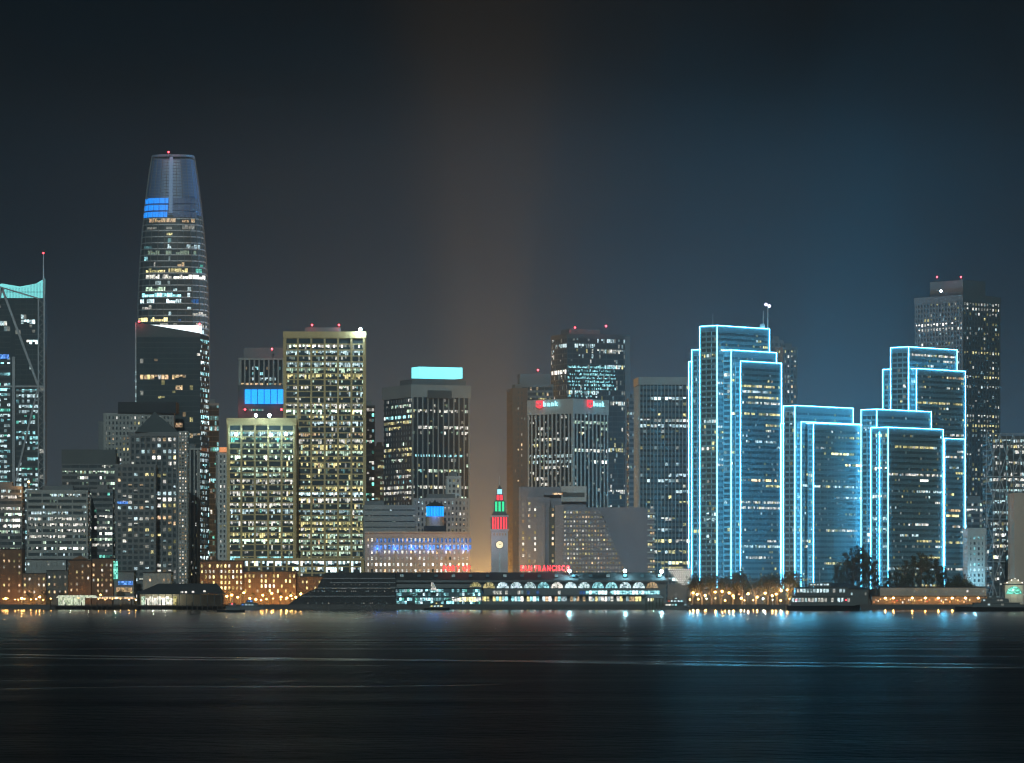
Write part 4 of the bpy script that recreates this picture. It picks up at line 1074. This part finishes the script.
# ------------------------------------------------------------------ the waterfront
def lowbuilding(name, label, px0, px1, yt, D, mat, win='warm', wy=(), bay=3.0, depth=18, ybase=None, p=.6, roofm='roof', dens='mbd', wh=1.7, ww=1.1, gable=0, cat='building', finish=True):
    x0, x1 = X(px0, D), X(px1, D); z0 = GZ if ybase is None else Z(ybase, D); z1 = Z(yt, D)
    t = Thing(name, label, cat, ((x0 + x1) / 2, D + depth / 2, z0))
    mb = MB(); mb.box(x0, x1, D, D + depth, z0, z1); t.part(mb, 'wall', M[mat])
    fr = Fr((x0, D), (1, 0)); t.fr = fr; t.z1 = z1; trim = MB()
    n = max(1, int((x1 - x0) / bay))
    for k in range(n + 1): trim.fbox(fr, max(0, (x1 - x0) * k / n - .25), min(x1 - x0, (x1 - x0) * k / n + .25), 0, .35, z0, z1 - .02)
    for y in wy:
        z = Z(y, D)
        trim.fbox(fr, 0, x1 - x0, 0, .28, z - wh / 2 - .35, z - wh / 2 - .1)
        for k in range(n):
            u = (x1 - x0) * (k + .5) / n - ww / 2
            if random.random() < p: t.win(fr, u, u + ww, z - wh / 2, z + wh / 2, pick([(win, 5), ('white', 2), ('yellow', 2)]) + '.' + random.choice(dens), .02, .12)
            else:
                trim.fbox(fr, u - .1, u, 0, .15, z - wh / 2, z + wh / 2); trim.fbox(fr, u + ww, u + ww + .1, 0, .15, z - wh / 2, z + wh / 2)
    t.part(trim, 'facade_trim', M[mat])
    mb = MB()
    if gable:
        mb.loft([[(x0 - 1, D - 1, z1 + .02), (x1 + 1, D - 1, z1 + .02), (x1 + 1, D + depth + 1, z1 + .02), (x0 - 1, D + depth + 1, z1 + .02)],
                 [(x0 + gable, D + depth * .45, z1 + gable * .28), (x1 - gable, D + depth * .45, z1 + gable * .28), (x1 - gable, D + depth * .55, z1 + gable * .28), (x0 + gable, D + depth * .55, z1 + gable * .28)]])
    else: mb.box(x0 - .3, x1 + .3, D - .5, D + depth + .3, z1 + .01, z1 + .7)
    t.part(mb, 'roof', M[roofm])
    return t.finish() if finish else t


random.seed(111)
lowbuilding('brick_building', 'red brick warehouse with five window rows at the far left', -14, 22, 549.5, 2812, 'brick', wy=(555, 561, 567, 573, 579, 585, 591), bay=3.2, p=.55)
lowbuilding('low_building', 'low brown building between the far left brick warehouse and the grey shopfront', 22.5, 46, 574, 2806, 'brown', wy=(579, 585, 592), p=.75, dens='bbm')
lowbuilding('low_building', 'dark low building with two white windows left of the arched brick warehouse', 46.5, 68, 571, 2808, 'dark', wy=(577, 584.5, 592), p=.8, bay=3)
t = lowbuilding('brick_building', 'brick warehouse with a raised gable and tall arched bays', 68.5, 91, 560.5, 2810, 'brick', wy=(566, 572, 578, 584, 590), bay=3.2, p=.6, finish=False)
mb = MB(); mb.prism([(X(72, 2809), t.z1 + .75), (X(88, 2809), t.z1 + .75), (X(80, 2809), t.z1 + 3.4)], 2809, 2812); t.part(mb, 'gable', M['brick']); t.finish()
lowbuilding('brick_building', 'plain flat roofed brick warehouse right of the gabled one', 91.5, 113, 559, 2814, 'brick', wy=(565, 570, 575, 580, 585, 591), bay=2.8, p=.6)
lowbuilding('low_building', 'grey low building behind the lit pier awning, left of the dark hipped pier hall', 26, 66, 560, 2826, 'concrete', 'ice', wy=(564,), p=.5)
D = 2818
t = lowbuilding('low_building', 'small pavilion with a green cyan lit corner and violet shop lights', 113.5, 134, 572, D, 'mid', 'ice', wy=(592,), finish=False)
t.win(t.fr, 0.2, 3.0, Z(579, D), Z(561, D), 'teal.b', .4, 2.0); t.win(t.fr, 3.4, 13, Z(585, D), Z(581, D), 'blue.b', .4, 1); t.win(t.fr, 2, 12.5, Z(592, D), Z(587.5, D), 'warm.m', .4, 1); t.finish()
lowbuilding('low_building', 'long pale low building behind the dark hipped pier hall', 143, 171, 573, 2822, 'concrete', wy=(580,), p=.3)
lowbuilding('brick_building', 'yellow lit brick building with two window rows below the lower tan grid tower', 200, 243, 561.5, 2818, 'brick', 'yellow', wy=(566, 571.5, 577, 582.5, 588), bay=2.6, p=.8, dens='xbbm', wh=2.0)
lowbuilding('brick_building', 'orange lit brick building right of the yellow lit one', 243.5, 296, 572, 2815, 'brick', 'yellow', wy=(576, 581, 586, 591), bay=2.6, p=.6, dens='xbm', wh=2.0)
lowbuilding('low_building', 'low ochre building left of the dark tiered pier building', 296.5, 330, 577, 2822, 'brick', 'yellow', wy=(582, 588), bay=2.8, p=.5, dens='bm')
lowbuilding('long_building', 'long low pale pier building on the right with small square windows', 880, 986, 587.5, 2782, 'cream', 'white', wy=(591.5,), bay=3.4, p=.3, wh=1.3)
lowbuilding('low_building', 'dim low building behind the trees below the cyan-edged towers', 688, 880, 590, 2835, 'mid', 'warm', wy=(594,), bay=4, p=.35)
t = lowbuilding('market_hall', 'open orange lit market hall in front of the long pale pier building', 872, 992, 596.8, 2764, 'brown', 'orange', wy=(), bay=5, depth=8, finish=False)
for k in range(58):
    if random.random() < .8: u = 1 + k * 1.34; a = random.uniform(598.2, 601.5); t.win(t.fr, u, u + random.uniform(.5, 1.2), Z(a + random.uniform(.8, 2.2), 2764), Z(a, 2764), random.choice(('orange.b', 'yellow.b', 'warm.b', 'warm.m', 'orange.m', 'white.b', 'orange.x', 'red.m')), .36, .5)
t.finish()
D = 2770
t = lowbuilding('gate_building', 'pale gabled ferry gate with a large green lit arched window at the right edge', 1005, 1023, 585, D, 'cream', 'ice', wy=(), depth=14, finish=False)
cx_ = X(1014, D); zb = Z(594, D); r = 5.0
mb = MB(); mb.prism([(cx_ + r * cos(pi * a / 12), zb + 5.0 * sin(pi * a / 12)) for a in range(13)], D - .5, D - .1); t.part(mb, 'arched_window', W('teal.b'))
mb = MB(); mb.prism([(X(1004, D), t.z1 + .72), (X(1024, D), t.z1 + .72), (cx_, t.z1 + 4.6)], D - .3, D + 12); t.part(mb, 'gable', M['cream'])
mb = MB()
for a in (2, 4, 6, 8, 10): mb.bar((cx_, D - .6, zb), (cx_ + r * cos(pi * a / 12), D - .6, zb + 5 * sin(pi * a / 12)), .12)
mb.bar((cx_ - r, D - .6, zb + 1.7), (cx_ + r, D - .6, zb + 1.7), .1); t.part(mb, 'tracery', M['dark'])
for u, y in ((1, 583), (4, 580.5), (6.2, 579), (8.4, 580.5), (11, 583)): t.win(t.fr, u, u + .6, Z(y, D), Z(y, D) + .6, 'white.x', .4, 1)
t.finish(); light(t, cx_, D - 5, Z(590, D), (.7, 1, .8), 1500)

# back rows that close the street gaps, far away
random.seed(113)
for i, (a, b_, yt, lab) in enumerate(((22, 64, 520, 'distant low block in the gap right of the braced left skyscraper'), (196, 232, 500, 'distant block in the gap right of the slanted roof tower'), (300, 390, 520, 'distant block behind the taller tan grid tower and the grey hall'),
                                      (770, 800, 470, 'distant block behind the gap between the two nearer cyan-edged towers'), (606, 644, 440, 'distant dark block behind the sloping hotel'), (950, 1000, 500, 'distant block behind the blue lit old block'))):
    tower('office_block', lab, a, a + 1, b_, yt, 3330 + i * 12, 3, 24, 'punch', mat='mid', cell=.12, row=.04, roofbox=False)


# piers, pilings and their halls
def pier(label, px0, px1, D0, D1, awn, tent=None):
    t = Thing('pier', label, 'pier', (X((px0 + px1) / 2, D0), (D0 + D1) / 2, 0))
    x0, x1 = X(px0, D0), X(px1, D0)
    mb = MB(); mb.box(x0, x1, D0, D1, 1.7, 2.4); t.part(mb, 'deck', M['timber'])
    n = int((x1 - x0) / 3.2)
    for k in range(n + 1):
        h = 2.6 if k % 3 else random.choice((4.5, 6.5))
        mb = MB(); mb.cyl(x0 + .3 + (x1 - x0 - .6) * k / n, D0 - .45, -1.2, h, .38, .34, 8); t.part(mb, 'piling', M['timber'])
    mb = MB(); mb.box(x0, x1, D0 + .1, D0 + .2, 3.35, 3.45); mb.box(x0, x1, D0 + .1, D0 + .2, 2.9, 2.96)
    for k in range(int((x1 - x0) / 1.5)): mb.box(x0 + k * 1.5, x0 + k * 1.5 + .08, D0 + .1, D0 + .2, 2.4, 3.45)
    t.part(mb, 'railing', M['dark'])
    return t
random.seed(115)
pier('timber pier under the bright awning at the left', 50, 118, 2726, 2751, 0)
D = 2735
t = Thing('lit_awning', 'bright white lit awning stall on the left timber pier', 'awning', (X(75, D), D, 2.4))
mb = MB(); mb.loft([[(X(56, D), D, 7.3), (X(97, D), D, 7.3), (X(97, D), D + 8, 7.3), (X(56, D), D + 8, 7.3)], [(X(58, D), D + 3, 9.0), (X(95, D), D + 3, 9.0), (X(95, D), D + 5, 9.0), (X(58, D), D + 5, 9.0)]]); t.part(mb, 'canopy', M['tentlit'])
for k in range(8): mb = MB(); xx = X(56.5 + k * 5.7, D); mb.cyl(xx, D + .3, 2.4, 7.3, .12, .12, 6); t.part(mb, 'post', M['dark'])
mb = MB(); mb.box(X(57, D), X(84, D), D + 7.0, D + 7.4, 2.5, 7.2); t.part(mb, 'back_panel', M['tentlit'])
light(t, X(70, D), D + 3, 6.3, (.9, 1, .75), 260); light(t, X(88, D), D + 3, 6.3, (.9, 1, .75), 200)
D = 2735
t = Thing('lit_awning', 'long thin warm lit awning right of the bright white one', 'awning', (X(106, D), D, 2.4))
mb = MB(); mb.box(X(98, D), X(134, D), D, D + 6, 8.0, 8.3); t.part(mb, 'canopy', M['white'])
mb = MB(); mb.box(X(98, D), X(134, D), D + 5, D + 5.3, 6.6, 7.9); t.part(mb, 'sign_band', W('warm.b'))
for k in range(8): mb = MB(); xx = X(98.6 + k * 5, D); mb.cyl(xx, D + .3, 2.4, 8, .1, .1, 6); t.part(mb, 'post', M['dark'])
light(t, X(115, D), D + 2, 7, (1, .85, .6), 800)
pier('timber pier with tall pilings under the dark hipped hall', 131, 223, 2722, 2751, 0)
D = 2731
t = Thing('pier_hall', 'dark hipped roof pier hall with a white glowing interior', 'hall', (X(178, D), D + 8, 2.4))
mb = MB(); mb.loft([[(X(134, D), D - 1, Z(594, D)), (X(224, D), D - 1, Z(594, D)), (X(224, D), D + 18, Z(594, D)), (X(134, D), D + 18, Z(594, D))], [(X(158, D), D + 6, Z(583.5, D)), (X(216, D), D + 6, Z(583.5, D)), (X(216, D), D + 10, Z(583.5, D)), (X(158, D), D + 10, Z(583.5, D))]]); t.part(mb, 'roof', M['roof'])
mb = MB(); mb.box(X(138, D), X(222, D), D + 15, D + 16, 2.4, Z(594.3, D)); t.part(mb, 'back_wall', M['cream'])
for k in range(13): mb = MB(); xx = X(137 + k * 7, D); mb.box(xx, xx + .35, D, D + .4, 2.4, Z(594.2, D)); t.part(mb, 'post', M['dark'])
fr = Fr((X(138, D), D + 14.9), (1, 0))
for k in range(9):
    t.win(fr, 1 + k * 2.6, 3.3 + k * 2.6, Z(605, D), Z(598 if k % 2 else 596.5, D), random.choice(('green.b', 'white.b', 'yellow.m', 'white.x')), 0, .2)
for px, yy in ((181, 592), (185, 592), (192, 591.5), (203.5, 591)): t.win(Fr((X(px, D), D - 1.0), (1, 0)), 0, 1.5, Z(yy + 1, D), Z(yy - .8, D), 'white.b', .1, .3)
t.finish(); light(t, X(152, D), D + 8, 7.5, (.9, 1, .75), 1100); light(t, X(165, D), D + 8, 7.5, (.9, 1, .75), 1800)


# boats
def boat(label, px0, px1, ywl, hull_h, decks, seed, name='ferry_boat', cat='boat', mast=6, hullm='black', flip=False, lit=.5, key=('white.m', 'ice.m', 'ice.b'), wd=9.0):
    random.seed(seed)
    D = CZ * F / (ywl - HZ); x0, x1 = X(px0, D), X(px1, D); L = x1 - x0; cx = (x0 + x1) / 2
    t = Thing(name, label, cat, (cx, D, 0))
    rings = []
    for k in range(13):
        f = k / 12; g = 1 - f if flip else f
        w = wd / 2 * min(1, (1 - g) * 2.6 + .04) ** .6 * (.86 + .14 * min(1, g * 6)); sheer = hull_h * (1 + .25 * g ** 3)
        x = x0 + L * f
        rings.append([(x, D - w, sheer), (x, D - w * .82, -.5), (x, D + w * .82, -.5), (x, D + w, sheer)])
    mb = MB(); mb.loft(rings if True else rings[::-1]); t.part(mb, 'hull', M[hullm])
    mb = MB(); mb.box(x0 + L * .02, x1 - L * .02, D - wd / 2 * .86, D - wd / 2 * .80, hull_h + .5, hull_h + .62); t.part(mb, 'rubbing_strake', M['mid'])
    z = hull_h + .05
    for i, (a, b_, h) in enumerate(decks):
        w = wd * (.42 - .05 * i); xa_, xb_ = x0 + L * a, x0 + L * b_
        mb = MB(); mb.loft([[(xa_, D - w, z), (xb_, D - w, z), (xb_, D + w, z), (xa_, D + w, z)], [(xa_ + h * .3, D - w + .2, z + h), (xb_ - h * .3, D - w + .2, z + h), (xb_ - h * .3, D + w - .2, z + h), (xa_ + h * .3, D + w - .2, z + h)]])
        t.part(mb, 'deck_house' if i < len(decks) - 1 else 'wheelhouse', M['dark'])
        mb = MB(); mb.box(xa_ - .3, xb_ + .3, D - w - .4, D + w + .4, z + h + .01, z + h + .16); t.part(mb, 'deck_roof', M['mid'])
        fr = Fr((xa_, D - w + .05), (1, 0)); n = int((xb_ - xa_) / 2.1)
        for k in range(n):
            if random.random() < lit: t.win(fr, .9 + k * 2.0, 2.3 + k * 2.0, z + h * .38, z + h * .8, random.choice(key), .05, .2)
        z += h + .2
    if mast:
        xm = x0 + L * (decks[-1][0] + decks[-1][1]) / 2
        mb = MB(); mb.cyl(xm, D, z, z + mast, .14, .07, 6); mb.bar((xm - 1, D, z + mast * .6), (xm + 1, D, z + mast * .6), .06); t.part(mb, 'mast', M['white'])
    return t, D, L, x0


t, D, L, x0 = boat('broad dark double deck ferry with white lit windows and two red lamps', 786, 860, 610.3, 2.8, [(.05, .93, 5.9), (.12, .86, 5.2), (.30, .60, 2.4)], 5, lit=.9, mast=9, wd=14)
for f in (.13, .80):
    mb = MB(); mb.ball(x0 + L * f, D - 6.3, 6.3, .33); t.part(mb, 'port_lamp', M['redlamp'])
t.finish()
t, D, L, x0 = boat('low dark harbour ferry with a raked bow moored at the right edge', 955, 1032, 611, 2.2, [(.22, .85, 2.6), (.34, .7, 2.2), (.42, .56, 1.6)], 6, lit=.22, flip=True, key=('ice.d', 'white.d', 'ice.m'), mast=4, wd=9)
t.finish()
t, D, L, x0 = boat('small dark tug with one red lamp gliding off the pier hall', 217, 245, 612.2, 1.2, [(.3, .85, 1.9), (.42, .7, 1.6)], 8, 'small_boat', lit=.1, mast=3, wd=4, key=('white.d', 'red.d'))
mb = MB(); mb.ball(x0 + L * .55, D - 1.9, 4.7, .25); t.part(mb, 'lamp', M['redlamp']); t.finish()
t, D, L, x0 = boat('white harbour boat with blue lit side moored beside the pier hall', 238, 264, 609.6, 1.7, [(.1, .8, 2.4), (.3, .6, 1.8)], 9, 'small_boat', lit=.7, mast=3, wd=6, key=('blue.b', 'blue.m', 'ice.m'), hullm='mid')
t.finish()
t, D, L, x0 = boat('small ferry with cyan lit decks moored at the ferry hall right end', 662, 690, 609.6, 1.6, [(.06, .9, 2.4), (.15, .75, 2.0), (.4, .6, 1.2)], 10, 'small_boat', lit=.9, mast=3, wd=7, key=('cyan.b', 'ice.b', 'red.m', 'white.b'), hullm='mid')
t.finish()
t, D, L, x0 = boat('dark launch lying in front of the cyan boarding pavilion', 424, 450, 610, 1.3, [(.2, .8, 1.8), (.4, .65, 1.4)], 12, 'small_boat', lit=.6, mast=3, wd=5, key=('white.x', 'ice.b', 'yellow.b')); t.finish()

# dark ferry gates with a green roof
D = 2748
random.seed(117)
t = Thing('ferry_gate', 'small open ferry gate with a pale green lit roof and dark posts', 'gate', (X(655, D), D, GZ))
mb = MB(); mb.loft([[(X(645, D), D, Z(598, D)), (X(664, D), D, Z(598, D)), (X(664, D), D + 5, Z(598, D)), (X(645, D), D + 5, Z(598, D))], [(X(648, D), D + 2, Z(595, D)), (X(661, D), D + 2, Z(595, D)), (X(661, D), D + 3, Z(595, D)), (X(648, D), D + 3, Z(595, D))]]); t.part(mb, 'roof', M['steel'])
for k in range(6): mb = MB(); mb.cyl(X(646 + k * 3.4, D), D + .4, 0, Z(598, D), .3, .3, 8); t.part(mb, 'post', M['timber'])
light(t, X(654, D), D + 2.5, Z(599, D), (.4, 1, .8), 500)
# hip roofed terminal with pole behind the broad ferry
lowbuilding('terminal', 'dark hipped roof terminal with a tall pole behind the broad dark ferry', 812, 868, 589, 2776, 'dark', 'ice', wy=(594,), gable=14, p=.3)
# light display
D = 2838
t = Thing('light_display', 'board of tiny white bulbs, pointed at its lower end', 'light display', (X(680, D), D, GZ))
mb = MB(); mb.box(X(668, D), X(692, D), D + .6, D + 12, GZ, Z(584, D)); t.part(mb, 'base', M['mid'])
mb = MB(); mb.prism([(X(668, D), Z(569, D)), (X(691, D), Z(568, D)), (X(692, D), Z(577, D)), (X(687, D), Z(585, D)), (X(682, D), Z(585, D))], D + .2, D + .5); t.part(mb, 'board', M['black'])
mb = MB()
for i in range(11):
    for j in range(9):
        px = 669 + i * 2.2 + (j % 2) * .9; py = 569.5 + j * 1.85
        if (py - 569) < (px - 667) * 1.15 and px < 691.5 and py < 585 - max(0, px - 687) * 1.8: mb.ball(X(px, D), D - .1, Z(py, D), .28, 0, 6, 4)
t.part(mb, 'bulb', emitter('white bulbs', (1, .95, .85), 5), 'stuff')


# trees
def tree_meshes(kind, seed):
    rnd = random.Random(seed); tr = MB(); cr = MB()
    H = {'round': 11, 'bare': 12, 'poplar': 27, 'palm': 11}[kind]
    if kind == 'palm':
        tr.cyl(0, 0, 0, H * .8, .3, .2, 7)
        for k in range(22):
            a = rnd.random() * 2 * pi; up = rnd.uniform(-.5, .9); L = rnd.uniform(2.2, 3.2); px, pz = 0, H * .8
            prev = Vector((0, 0, H * .8))
            for j in range(1, 6):
                f = j / 5; q = Vector((cos(a) * L * f, sin(a) * L * f, H * .8 + up * L * f * .8 - L * .75 * f * f + .2))
                s_ = Vector((-sin(a), cos(a), 0)) * (.32 * (1 - f * .7)); k0 = len(cr.v)
                cr.v += [tuple(prev - s_ * 1.1), tuple(prev + s_ * 1.1), tuple(q + s_), tuple(q - s_)]; cr.f.append((k0, k0 + 1, k0 + 2, k0 + 3)); cr.m.append(0); prev = q
        return tr, cr
    tr.bar((0, 0, 0), (0, 0, H * (.35 if kind != 'poplar' else .8)), (.34, .2), n=7)
    tips = []
    nb = 16 if kind != 'poplar' else 34
    for k in range(nb):
        a = rnd.random() * 2 * pi
        if kind == 'poplar': z0 = H * rnd.uniform(.12, .8); L = H * .14 * (1.1 - z0 / H) + 1.2; q = Vector((cos(a) * L * .55, sin(a) * L * .55, z0 + L * 1.5))
        else: z0 = H * rnd.uniform(.2, .36); L = H * rnd.uniform(.25, .48); el = rnd.uniform(.35, 1.4); q = Vector((cos(a) * cos(el) * L, sin(a) * cos(el) * L, z0 + sin(el) * L * 1.25))
        p = Vector((0, 0, z0)); tr.bar(p, q, (.14, .05)); tips.append(q)
        for j in range(4):
            e = q + Vector((rnd.gauss(0, 1), rnd.gauss(0, 1), abs(rnd.gauss(.6, .8)))) * (.9 if kind != 'poplar' else .5); tr.bar(p.lerp(q, rnd.uniform(.4, 1)), e, (.06, .025), n=3); tips.append(e)
    nl = {'round': 18, 'bare': 16, 'poplar': 20}[kind]
    for q in tips:
        sp = rnd.uniform(.5, 1.1) * (1 if kind != 'poplar' else .9)
        for j in range(nl):
            c = q + Vector((rnd.gauss(0, sp * .6), rnd.gauss(0, sp * .6), rnd.gauss(0, sp * .55)))
            s_ = rnd.uniform(.14, .34); a = Vector((rnd.gauss(0, 1), rnd.gauss(0, 1), rnd.gauss(0, 1))).normalized(); b_ = a.orthogonal().normalized(); k0 = len(cr.v)
            cr.v += [tuple(c - a * s_), tuple(c + b_ * s_ * .6), tuple(c + a * s_), tuple(c - b_ * s_ * .6)]; cr.f.append((k0, k0 + 1, k0 + 2, k0 + 3)); cr.m.append(0)
    return tr, cr


TM = {}
for kind in ('round', 'bare', 'poplar', 'palm'):
    TM[kind] = []
    for sd in range(3):
        a, b_ = tree_meshes(kind, 200 + sd)
        pr = []
        for mbx, nm, mt in ((a, 'trunk', 'bark'), (b_, 'crown', 'leaf')):
            me = bpy.data.meshes.new(nm); me.from_pydata(mbx.v, [], mbx.f); me.materials.append(M[mt]); pr.append((nm, me))
        TM[kind].append(pr)
def tree(kind, px, D, sc, label, group, rz=None):
    r = bpy.data.objects.new({'round': 'street_tree', 'bare': 'bare_tree', 'poplar': 'poplar_tree', 'palm': 'palm_tree'}[kind], None); COL.objects.link(r)
    r.location = (X(px, D), D, GZ - .02); r.rotation_euler.z = random.random() * 6.28; r.scale = (sc * random.uniform(.9, 1.1), sc * random.uniform(.9, 1.1), sc)
    tag(r, label, 'tree', group)
    for nm, me in random.choice(TM[kind]):
        o = bpy.data.objects.new(nm, me); COL.objects.link(o); o.parent = r
random.seed(121)
for px in (694, 703, 712, 722, 733, 744, 756, 767, 778, 788):
    tree('bare', px + random.uniform(-2, 2), 2797 + random.uniform(0, 12), random.uniform(1.4, 2.2), 'thin leaved street tree lit orange, below the tall cyan-edged towers', 'orange lit trees below the cyan-edged towers')
tree('round', 742, 2803, 2.2, 'largest round tree before the tallest cyan-edged tower', None) 
for px in (801, 809, 817, 825, 833):
    tree('round', px, 2790 + random.uniform(0, 14), random.uniform(.9, 1.3), 'dark round tree behind the broad dark ferry', 'dark trees behind the broad ferry')
for px, s_ in ((838, .95), (846, 1.15), (853, 1.25), (860, 1.3), (868, 1.15), (875, .95)):
    tree('poplar', px, 2800 + random.uniform(0, 12), s_ * 1.18, 'tall dark poplar right of the broad dark ferry', 'tall poplars right of the broad ferry')
for px, s_ in ((889, .8), (897, .9), (905, 1.05), (913, 1.15), (921, 1.2), (929, 1.15), (937, 1.1), (943, .9)):
    tree('poplar', px, 2800 + random.uniform(0, 12), s_ * 1.12, 'tall dark poplar behind the long pale pier building', 'tall poplars behind the long pier building')
for px, s_ in ((951, 1.35), (957, 1.9), (964, 1.7), (972, 1.3), (979, 1.1)):
    tree('round', px, 2806 + random.uniform(0, 10), s_, 'dark round tree left of the blue lit old block', 'dark round trees left of the blue lit old block')
for px in (30, 46, 62, 84, 102, 122): tree('bare', px, 2796 + random.uniform(0, 5), random.uniform(.7, .95), 'thin leaved street tree before the brick warehouses on the left', 'street trees before the left brick warehouses')
for px in (160, 170, 178): tree('round', px, 2800, random.uniform(.9, 1.2), 'round tree behind the dark hipped pier hall', 'round trees behind the hipped pier hall')
for px in (206, 218, 229, 240, 253, 268, 279, 291, 300, 312): tree('palm', px + random.uniform(-2, 2), 2796 + random.uniform(0, 6), random.uniform(.85, 1.15), 'palm tree before the yellow and orange lit brick buildings', 'palms before the orange lit buildings')


def street_lamp(px, D, h, col, power, label, group, mat='bulbo', br=.75):
    x = X(px, D); t = Thing('street_lamp', label, 'street lamp', (x, D, GZ), group)
    mb = MB(); mb.cyl(x, D, GZ, GZ + h, .14, .08, 6); mb.bar((x, D, GZ + h), (x, D - 1.6, GZ + h + .3), .06); t.part(mb, 'pole', M['dark'])
    mb = MB(); mb.ball(x, D - 1.8, GZ + h, br, 0, 8, 5, .8); t.part(mb, 'lamp', M[mat])
    light(t, x, D - 2.2, GZ + h - 1.2, col, power * 1.1)
random.seed(123)
OR = (1, .50, .14)
for px in (6, 22, 40, 79, 101): street_lamp(px, 2799, 5 + random.uniform(-1, 2), OR, 1500 if px != 22 else 4500, 'orange street lamp before the brick warehouses on the left', 'orange lamps before the left warehouses')
for px in (203, 209, 215, 221, 227, 232, 238, 244, 250, 256, 263, 272, 281, 287, 291, 296, 301, 306): street_lamp(px, 2804 + random.uniform(-6, 2), 5 + random.uniform(-1.5, 3.5), (1, .56, .14), 1900, 'orange street lamp among the palms', 'orange lamps among the palms')
for px in (693, 697, 705, 715, 722, 729, 733, 741, 748, 757, 765, 772, 776, 781, 787): street_lamp(px, 2792 + random.uniform(0, 16), 6 + random.uniform(-2, 4), OR if px not in (697, 748, 765) else (1, .9, .7), 2600, 'orange street lamp under the trees below the cyan-edged towers', 'orange lamps under the trees')
for px in (885, 893, 912, 925, 938, 952, 965, 978): street_lamp(px, 2759, 4.6, OR, 1300, 'low orange lamp in front of the market hall', 'low lamps before the market hall')
for px in list(range(2, 52, 6)) + list(range(100, 136, 7)) + list(range(262, 312, 6)):
    street_lamp(px + random.uniform(-1.5, 1.5), 2757, 3.2 + random.uniform(0, 1.2), (1, .52, .13), 300, 'low amber lamp standing on the seawall edge at the left', 'low amber lamps on the left seawall', 'bulbo', random.choice((.22, .3, .5)))
for px in range(690, 790, 9):
    street_lamp(px + random.uniform(-2, 2), 2757, 3.0 + random.uniform(0, 1.5), random.choice(((1, .5, .12), (1, .5, .12), (1, .85, .6), (.6, .9, 1))), 420, 'low lamp standing on the seawall edge below the trees', 'low lamps on the right seawall', random.choice(('bulbo', 'bulbo', 'bulbw')), random.choice((.2, .3, .5)))
street_lamp(29, 2846, Z(482, 2846) - GZ - 44 + 44, (1, .45, .12), 9000, 'single orange lamp on a mast high above the low left office block', None)
for px, c in ((474, 1), (480, 1.4), (486, 1), (513, .8)): street_lamp(px, 2812, 9 + random.uniform(0, 7), (1, .62, .2), 9000 * c, 'yellow street lamp in the glowing street left of the clock tower', 'lamps in the glowing street')
for px in (806, 819, 843, 866): street_lamp(px, 2786, 7, (.7, .9, 1), 1500, 'small white lamp behind the broad dark ferry', 'small white lamps behind the broad ferry', 'bulbw')


# street lamps further in and unseen added lights, filling the haze over the roofs
def far_light(px, D, z, col, power, r=6.0):
    l = bpy.data.lights.new('haze_light', 'POINT'); l.energy = power; l.color = col; l.shadow_soft_size = r
    o = bpy.data.objects.new('haze_light', l); COL.objects.link(o); o.location = (X(px, D), D, z)
for k in range(12): far_light(-140 + k * 118, 3520, 30, (.36, .80, 1.0), 1.4e5)  # unseen lights added for the city glow, standing in for many lamps
for k in range(7): far_light(482 + k, 3090 + k * 80, 8, (1, .46, .10), 1.15e6, 2)
for px, D_, z_ in ((480, 2842, 9), (486, 2868, 9), (493, 2895, 10), (484, 2925, 11), (490, 2955, 12), (511, 2850, 10), (513, 2900, 11)): far_light(px, D_, z_, (1, .46, .11), 1.8e4, .5)
for px, D_ in ((720, 3250), (790, 3330), (850, 3330), (925, 3330)): far_light(px, D_, 25, (.02, .56, 1.0), 3.0e6, 3)  # blue lights added behind the outlined towers to deepen their glow
